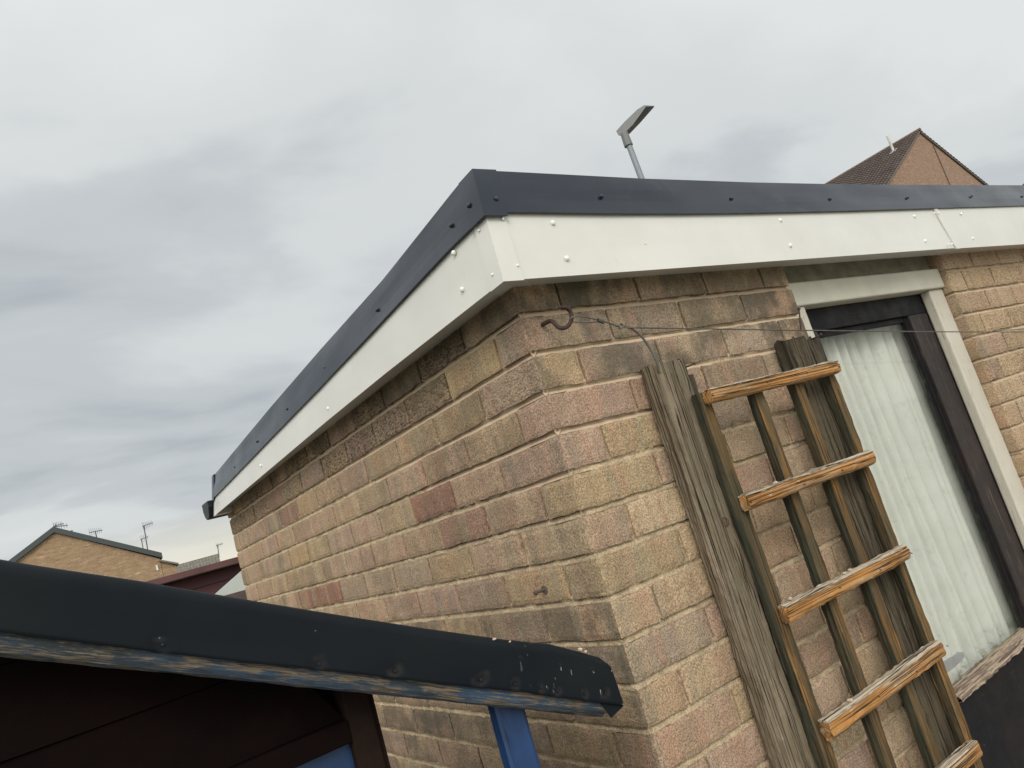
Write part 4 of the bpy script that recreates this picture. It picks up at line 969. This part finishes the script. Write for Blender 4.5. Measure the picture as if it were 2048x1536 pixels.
e.box((fa[0]-2.3, YR+.2405, -2.2), (fb[0]+2.0, YR+.28, zt_-.06))
e.obj('cladding', REDW, R1)
e = MB(); e.box((fa[0]-2.5, YR+.031, zt_-.05), (fb[0]+2.2, YR+4, zt_-.005)); e.obj('roof', BARGE, R1)
# pale sloping sheet roof in front of it
ys = 5.2
p1, p2 = onY(424, 1194, ys), onY(476, 1148, ys)
dd = (p2-p1); p2 = p1+dd*2.0; p3 = onY(560, 1168, ys); p0 = onY(424, 1194, ys)
S1 = thing('lean_to', 'pale grey sheet roof sloping behind the far corner of the brick wall', 'lean-to', (p3[0], ys+.5, -2.2))
lo1, lo2 = onY(440, 1194, ys), onY(500, 1177, ys); sdir = (lo2-lo1)/np.linalg.norm(lo2-lo1)
e = MB(); A0 = p1-dd*.8; A1 = p1+dd*1.4; B0 = onY(425, 1198, ys); B1 = B0+sdir*.62
e.prism([A0, p1+sdir*.0, A1, A1+sdir*.6, B1, B0], (0, .02, 0)); e.obj('sheet_roof', m_plain('pale_grey_sheet', (.42, .44, .40), .6, .08, 4), S1)
e = MB(); e.prism([B0-np.array([0, 0, .002]), B1-np.array([0, 0, .002]), np.array([B1[0], B1[1], -2.2]), np.array([B0[0], B0[1], -2.2])], (0, .9, 0)); e.obj('wall', m_plain('brown_board_wall', (.075, .055, .045), .8, .3, 8), S1)

# brown brick gable house on the right: ridge runs along y
YG = 17.
apx = onY(1836, 262, YG); rr = onY(1968, 368, YG); ll = onY(1771, 367, YG)
H3 = thing('tiled_gable_house', 'brown brick gable house with ribbed tiles and a vent pipe, above the roof trim', 'house', (apx[0], YG+5, -2.2))
sR = (apx[2]-rr[2])/(rr[0]-apx[0]); sL = (apx[2]-ll[2])/(apx[0]-ll[0])
hw_ = 7.5
eR = apx+np.array([hw_, 0, -sR*hw_]); eL = apx-np.array([hw_, 0, sL*hw_])
DP = 9.
e = MB(); d_ = np.array([0, 0, -.10]); e.prism([np.array([eL[0]+.2, YG, -2.2]), np.array([eR[0]-.2, YG, -2.2]), eR+d_+np.array([-.2, 0, 0]), apx+d_, eL+d_+np.array([.2, 0, 0])], (0, DP, 0)); e.u = [(p[0], p[2]) for p in e.v]; e.obj('gable_wall', FB2, H3)
def slope(a, b_, name):      # a at eaves, b at ridge, real rolls and steps in the tiles
    Ls = np.linalg.norm(b_-a); nr = int(Ls/.30); nc = int((DP+.3)/.075); V = []; U = []
    nrm = np.cross(b_-a, np.array([0, 1., 0])); nrm /= np.linalg.norm(nrm)
    if nrm[2] < 0: nrm = -nrm
    for i in range(nr+1):
        for st_ in (0, 1):
            s_ = min(1, (i+(.0 if st_ == 0 else .98))/nr) if i < nr else 1
            for j in range(nc+1):
                y = -.12+j*.075; h = .05*abs(math.sin(math.pi*j/4))+(.0 if st_ else .07)
                V.append(a+(b_-a)*s_+np.array([0, y, 0])+nrm*(h+.01)); U.append((y, s_*Ls))
    W_ = nc+1
    Fc = [(r*W_+j, r*W_+j+1, (r+1)*W_+j+1, (r+1)*W_+j) for r in range(2*(nr+1)-1) for j in range(nc)]
    return obj(name, V, Fc, m_plain('brown_ribbed_tile', (.105, .080, .070), .85, .35, 2.5, .01, 30) if name == 'roof_slope' and 'brown_ribbed_tile' not in bpy.data.materials else bpy.data.materials['brown_ribbed_tile'], H3, uv=U)
slope(eL, apx, 'roof_slope'); slope(eR, apx, 'roof_slope')
TILE3 = bpy.data.materials['brown_ribbed_tile']
e = MB(); e.tube([apx+np.array([0, -.16, .02]), apx+np.array([0, DP+.1, .02])], .11, 10); e.obj('ridge_tiles', m_plain('ridge_tile_clay', (.125, .080, .062), .85), H3)
for a in (eL, eR):
    u_ = (apx-a)/np.linalg.norm(apx-a); e = MB(); e.hexa([a+np.array([0, -.10, -.12]), apx+np.array([0, -.10, -.12]), apx+np.array([0, -.002, -.12]), a+np.array([0, -.002, -.12]), a+np.array([0, -.10, -.02]), apx+np.array([0, -.10, -.02]), apx+np.array([0, -.002, -.02]), a+np.array([0, -.002, -.02])]); e.obj('verge', m_plain('mortar_verge', (.14, .11, .09), .9) if a is eL else bpy.data.materials['mortar_verge'], H3)
cb0, cb1 = onY(1866, 289, YG-.03), onY(1905, 380, YG-.03); e = MB(); e.tube([cb0, np.array([cb0[0], cb0[1], cb0[2]-6])], .028, 8); e.obj('downpipe', m_plain('dark_cable', (.10, .07, .05), .7), H3)
# vent pipe through the tiled slope
def onslope(px, py):
    n_ = np.cross(eL-apx, np.array([0, 1., 0])); n_ /= np.linalg.norm(n_); return meet(px, py, n_, n_@apx)
vbp = onslope(1788, 304); ht = .1
best = min(np.linspace(.2, 2.2, 80), key=lambda h: abs((lambda q: 768-F*(q[1])/-q[2])(R@(vbp+np.array([0, 0, h])-CAM))-271))
PIPE = m_plain('pale_vent_pipe', (.48, .47, .42), .6, .2, 5)
e = MB(); e.tube([vbp-np.array([0, 0, .2]), vbp+np.array([0, 0, best-.03]), vbp+np.array([0, 0, best])], [.075, .075, .05], 12); e.obj('vent_pipe', PIPE, H3)
e = MB(); f0 = vbp+np.array([0, -.35, 0]); sv = (apx-eL)/np.linalg.norm(apx-eL); nv_ = np.array([-sv[2], 0, sv[0]])
c = vbp+nv_*.065; e.hexa([c-sv*.30+np.array([0, -.22, 0]), c+sv*.22+np.array([0, -.22, 0]), c+sv*.22+np.array([0, .22, 0]), c-sv*.30+np.array([0, .22, 0])]+[p+nv_*.02 for p in (c-sv*.30+np.array([0, -.22, 0]), c+sv*.22+np.array([0, -.22, 0]), c+sv*.22+np.array([0, .22, 0]), c-sv*.30+np.array([0, .22, 0]))]); e.obj('flashing', m_plain('lead_flashing', (.36, .36, .34), .6, .2, 5), H3)

# street lamp
GL = VP(1266, 320, 9.5)
q0 = GL(1283, 357); q1 = GL(1251, 268)
base = np.array([(q0[0]+q1[0])/2, (q0[1]+q1[1])/2, -2.2])
SL = thing('street_lamp', 'grey street lamp whose angled head shows above the roof trim', 'street lamp', base)
GALV = m_plain('galvanised_pole', (.20, .23, .24), .5, .1, 20, metal=.2); HEADM = m_plain('lamp_head_grey', (.125, .128, .13), .45, .06); UND = m_plain('lamp_head_underside', (.055, .062, .075), .4)
pt = q1; e = MB(); e.tube([base, np.array([q0[0], q0[1], q0[2]]), GL(1257, 288)], [.06, .040, .038], 16); e.obj('pole', GALV, SL)
e = MB(); e.tube([GL(1257.5, 292), GL(1248, 266)], [.058, .050], 16); e.obj('collar', HEADM, SL, bevel=.003)
GF = VP(1266, 320, 9.72)
nU = [GL(*q) for q in [(1232, 262), (1249, 243), (1275, 218), (1288, 210)]]; nL = [GL(*q) for q in [(1237, 271), (1247, 268), (1266, 249), (1292, 213)]]
fL = [GF(*q) for q in [(1245, 272), (1259, 268), (1281, 245), (1309, 213)]]; fU = [GF(*q) for q in [(1243, 268), (1256, 262), (1278, 240), (1308, 211)]]
V = nU+nL+fL+fU; Fc = []
for i in range(3): Fc += [(i, i+1, 5+i, 4+i), (8+i, 9+i, 13+i, 12+i), (12+i, 13+i, i+1, i)]
Fc += [(0, 4, 8, 12), (3, 15, 11, 7)]
obj('lamp_head', V, Fc, HEADM, SL, bevel=.006)
V = nL+fL+[p+(q-p)*.45+(f-p)*.04 for p, q, f in zip(nL, nU, fL)]+[p+(q-p)*.5+(n_-p)*.04 for p, q, n_ in zip(fL, fU, nL)]; Fc = []
for i in range(3): Fc += [(i, i+1, 5+i, 4+i), (8+i, 12+i, 13+i, 9+i), (i, 8+i, 9+i, i+1), (4+i, 5+i, 13+i, 12+i)]
Fc += [(0, 4, 12, 8), (3, 11, 15, 7)]
obj('lamp_lens_tray', V, Fc, UND, SL)

# a roof corner peeping in at the right edge
GE = VP(2047, 365, 24.); G = GE
H4 = thing('edge_house', 'sliver of a dark-roofed house at the extreme right edge of the view', 'house', (*(GE(2075, 365)[:2]+GE.n[:2]*3), -2.2))
pp = [GE(2042, 372), GE(2120, 300), GE(2200, 372)]
e = MB(); e.prism(pp, GE.n*6); e.obj('roof', BARGE, H4)
e = MB(); a, b_ = pp[0]+GE.t*.3, pp[2]-GE.t*.3; e.prism([np.array([a[0], a[1], -2.2]), np.array([b_[0], b_[1], -2.2]), np.array([b_[0], b_[1], b_[2]-.02]), np.array([a[0], a[1], a[2]-.02])], GE.n*6); e.u = quv(GE, e.v); e.obj('wall', FB2, H4)
bpy.context.view_layer.update()
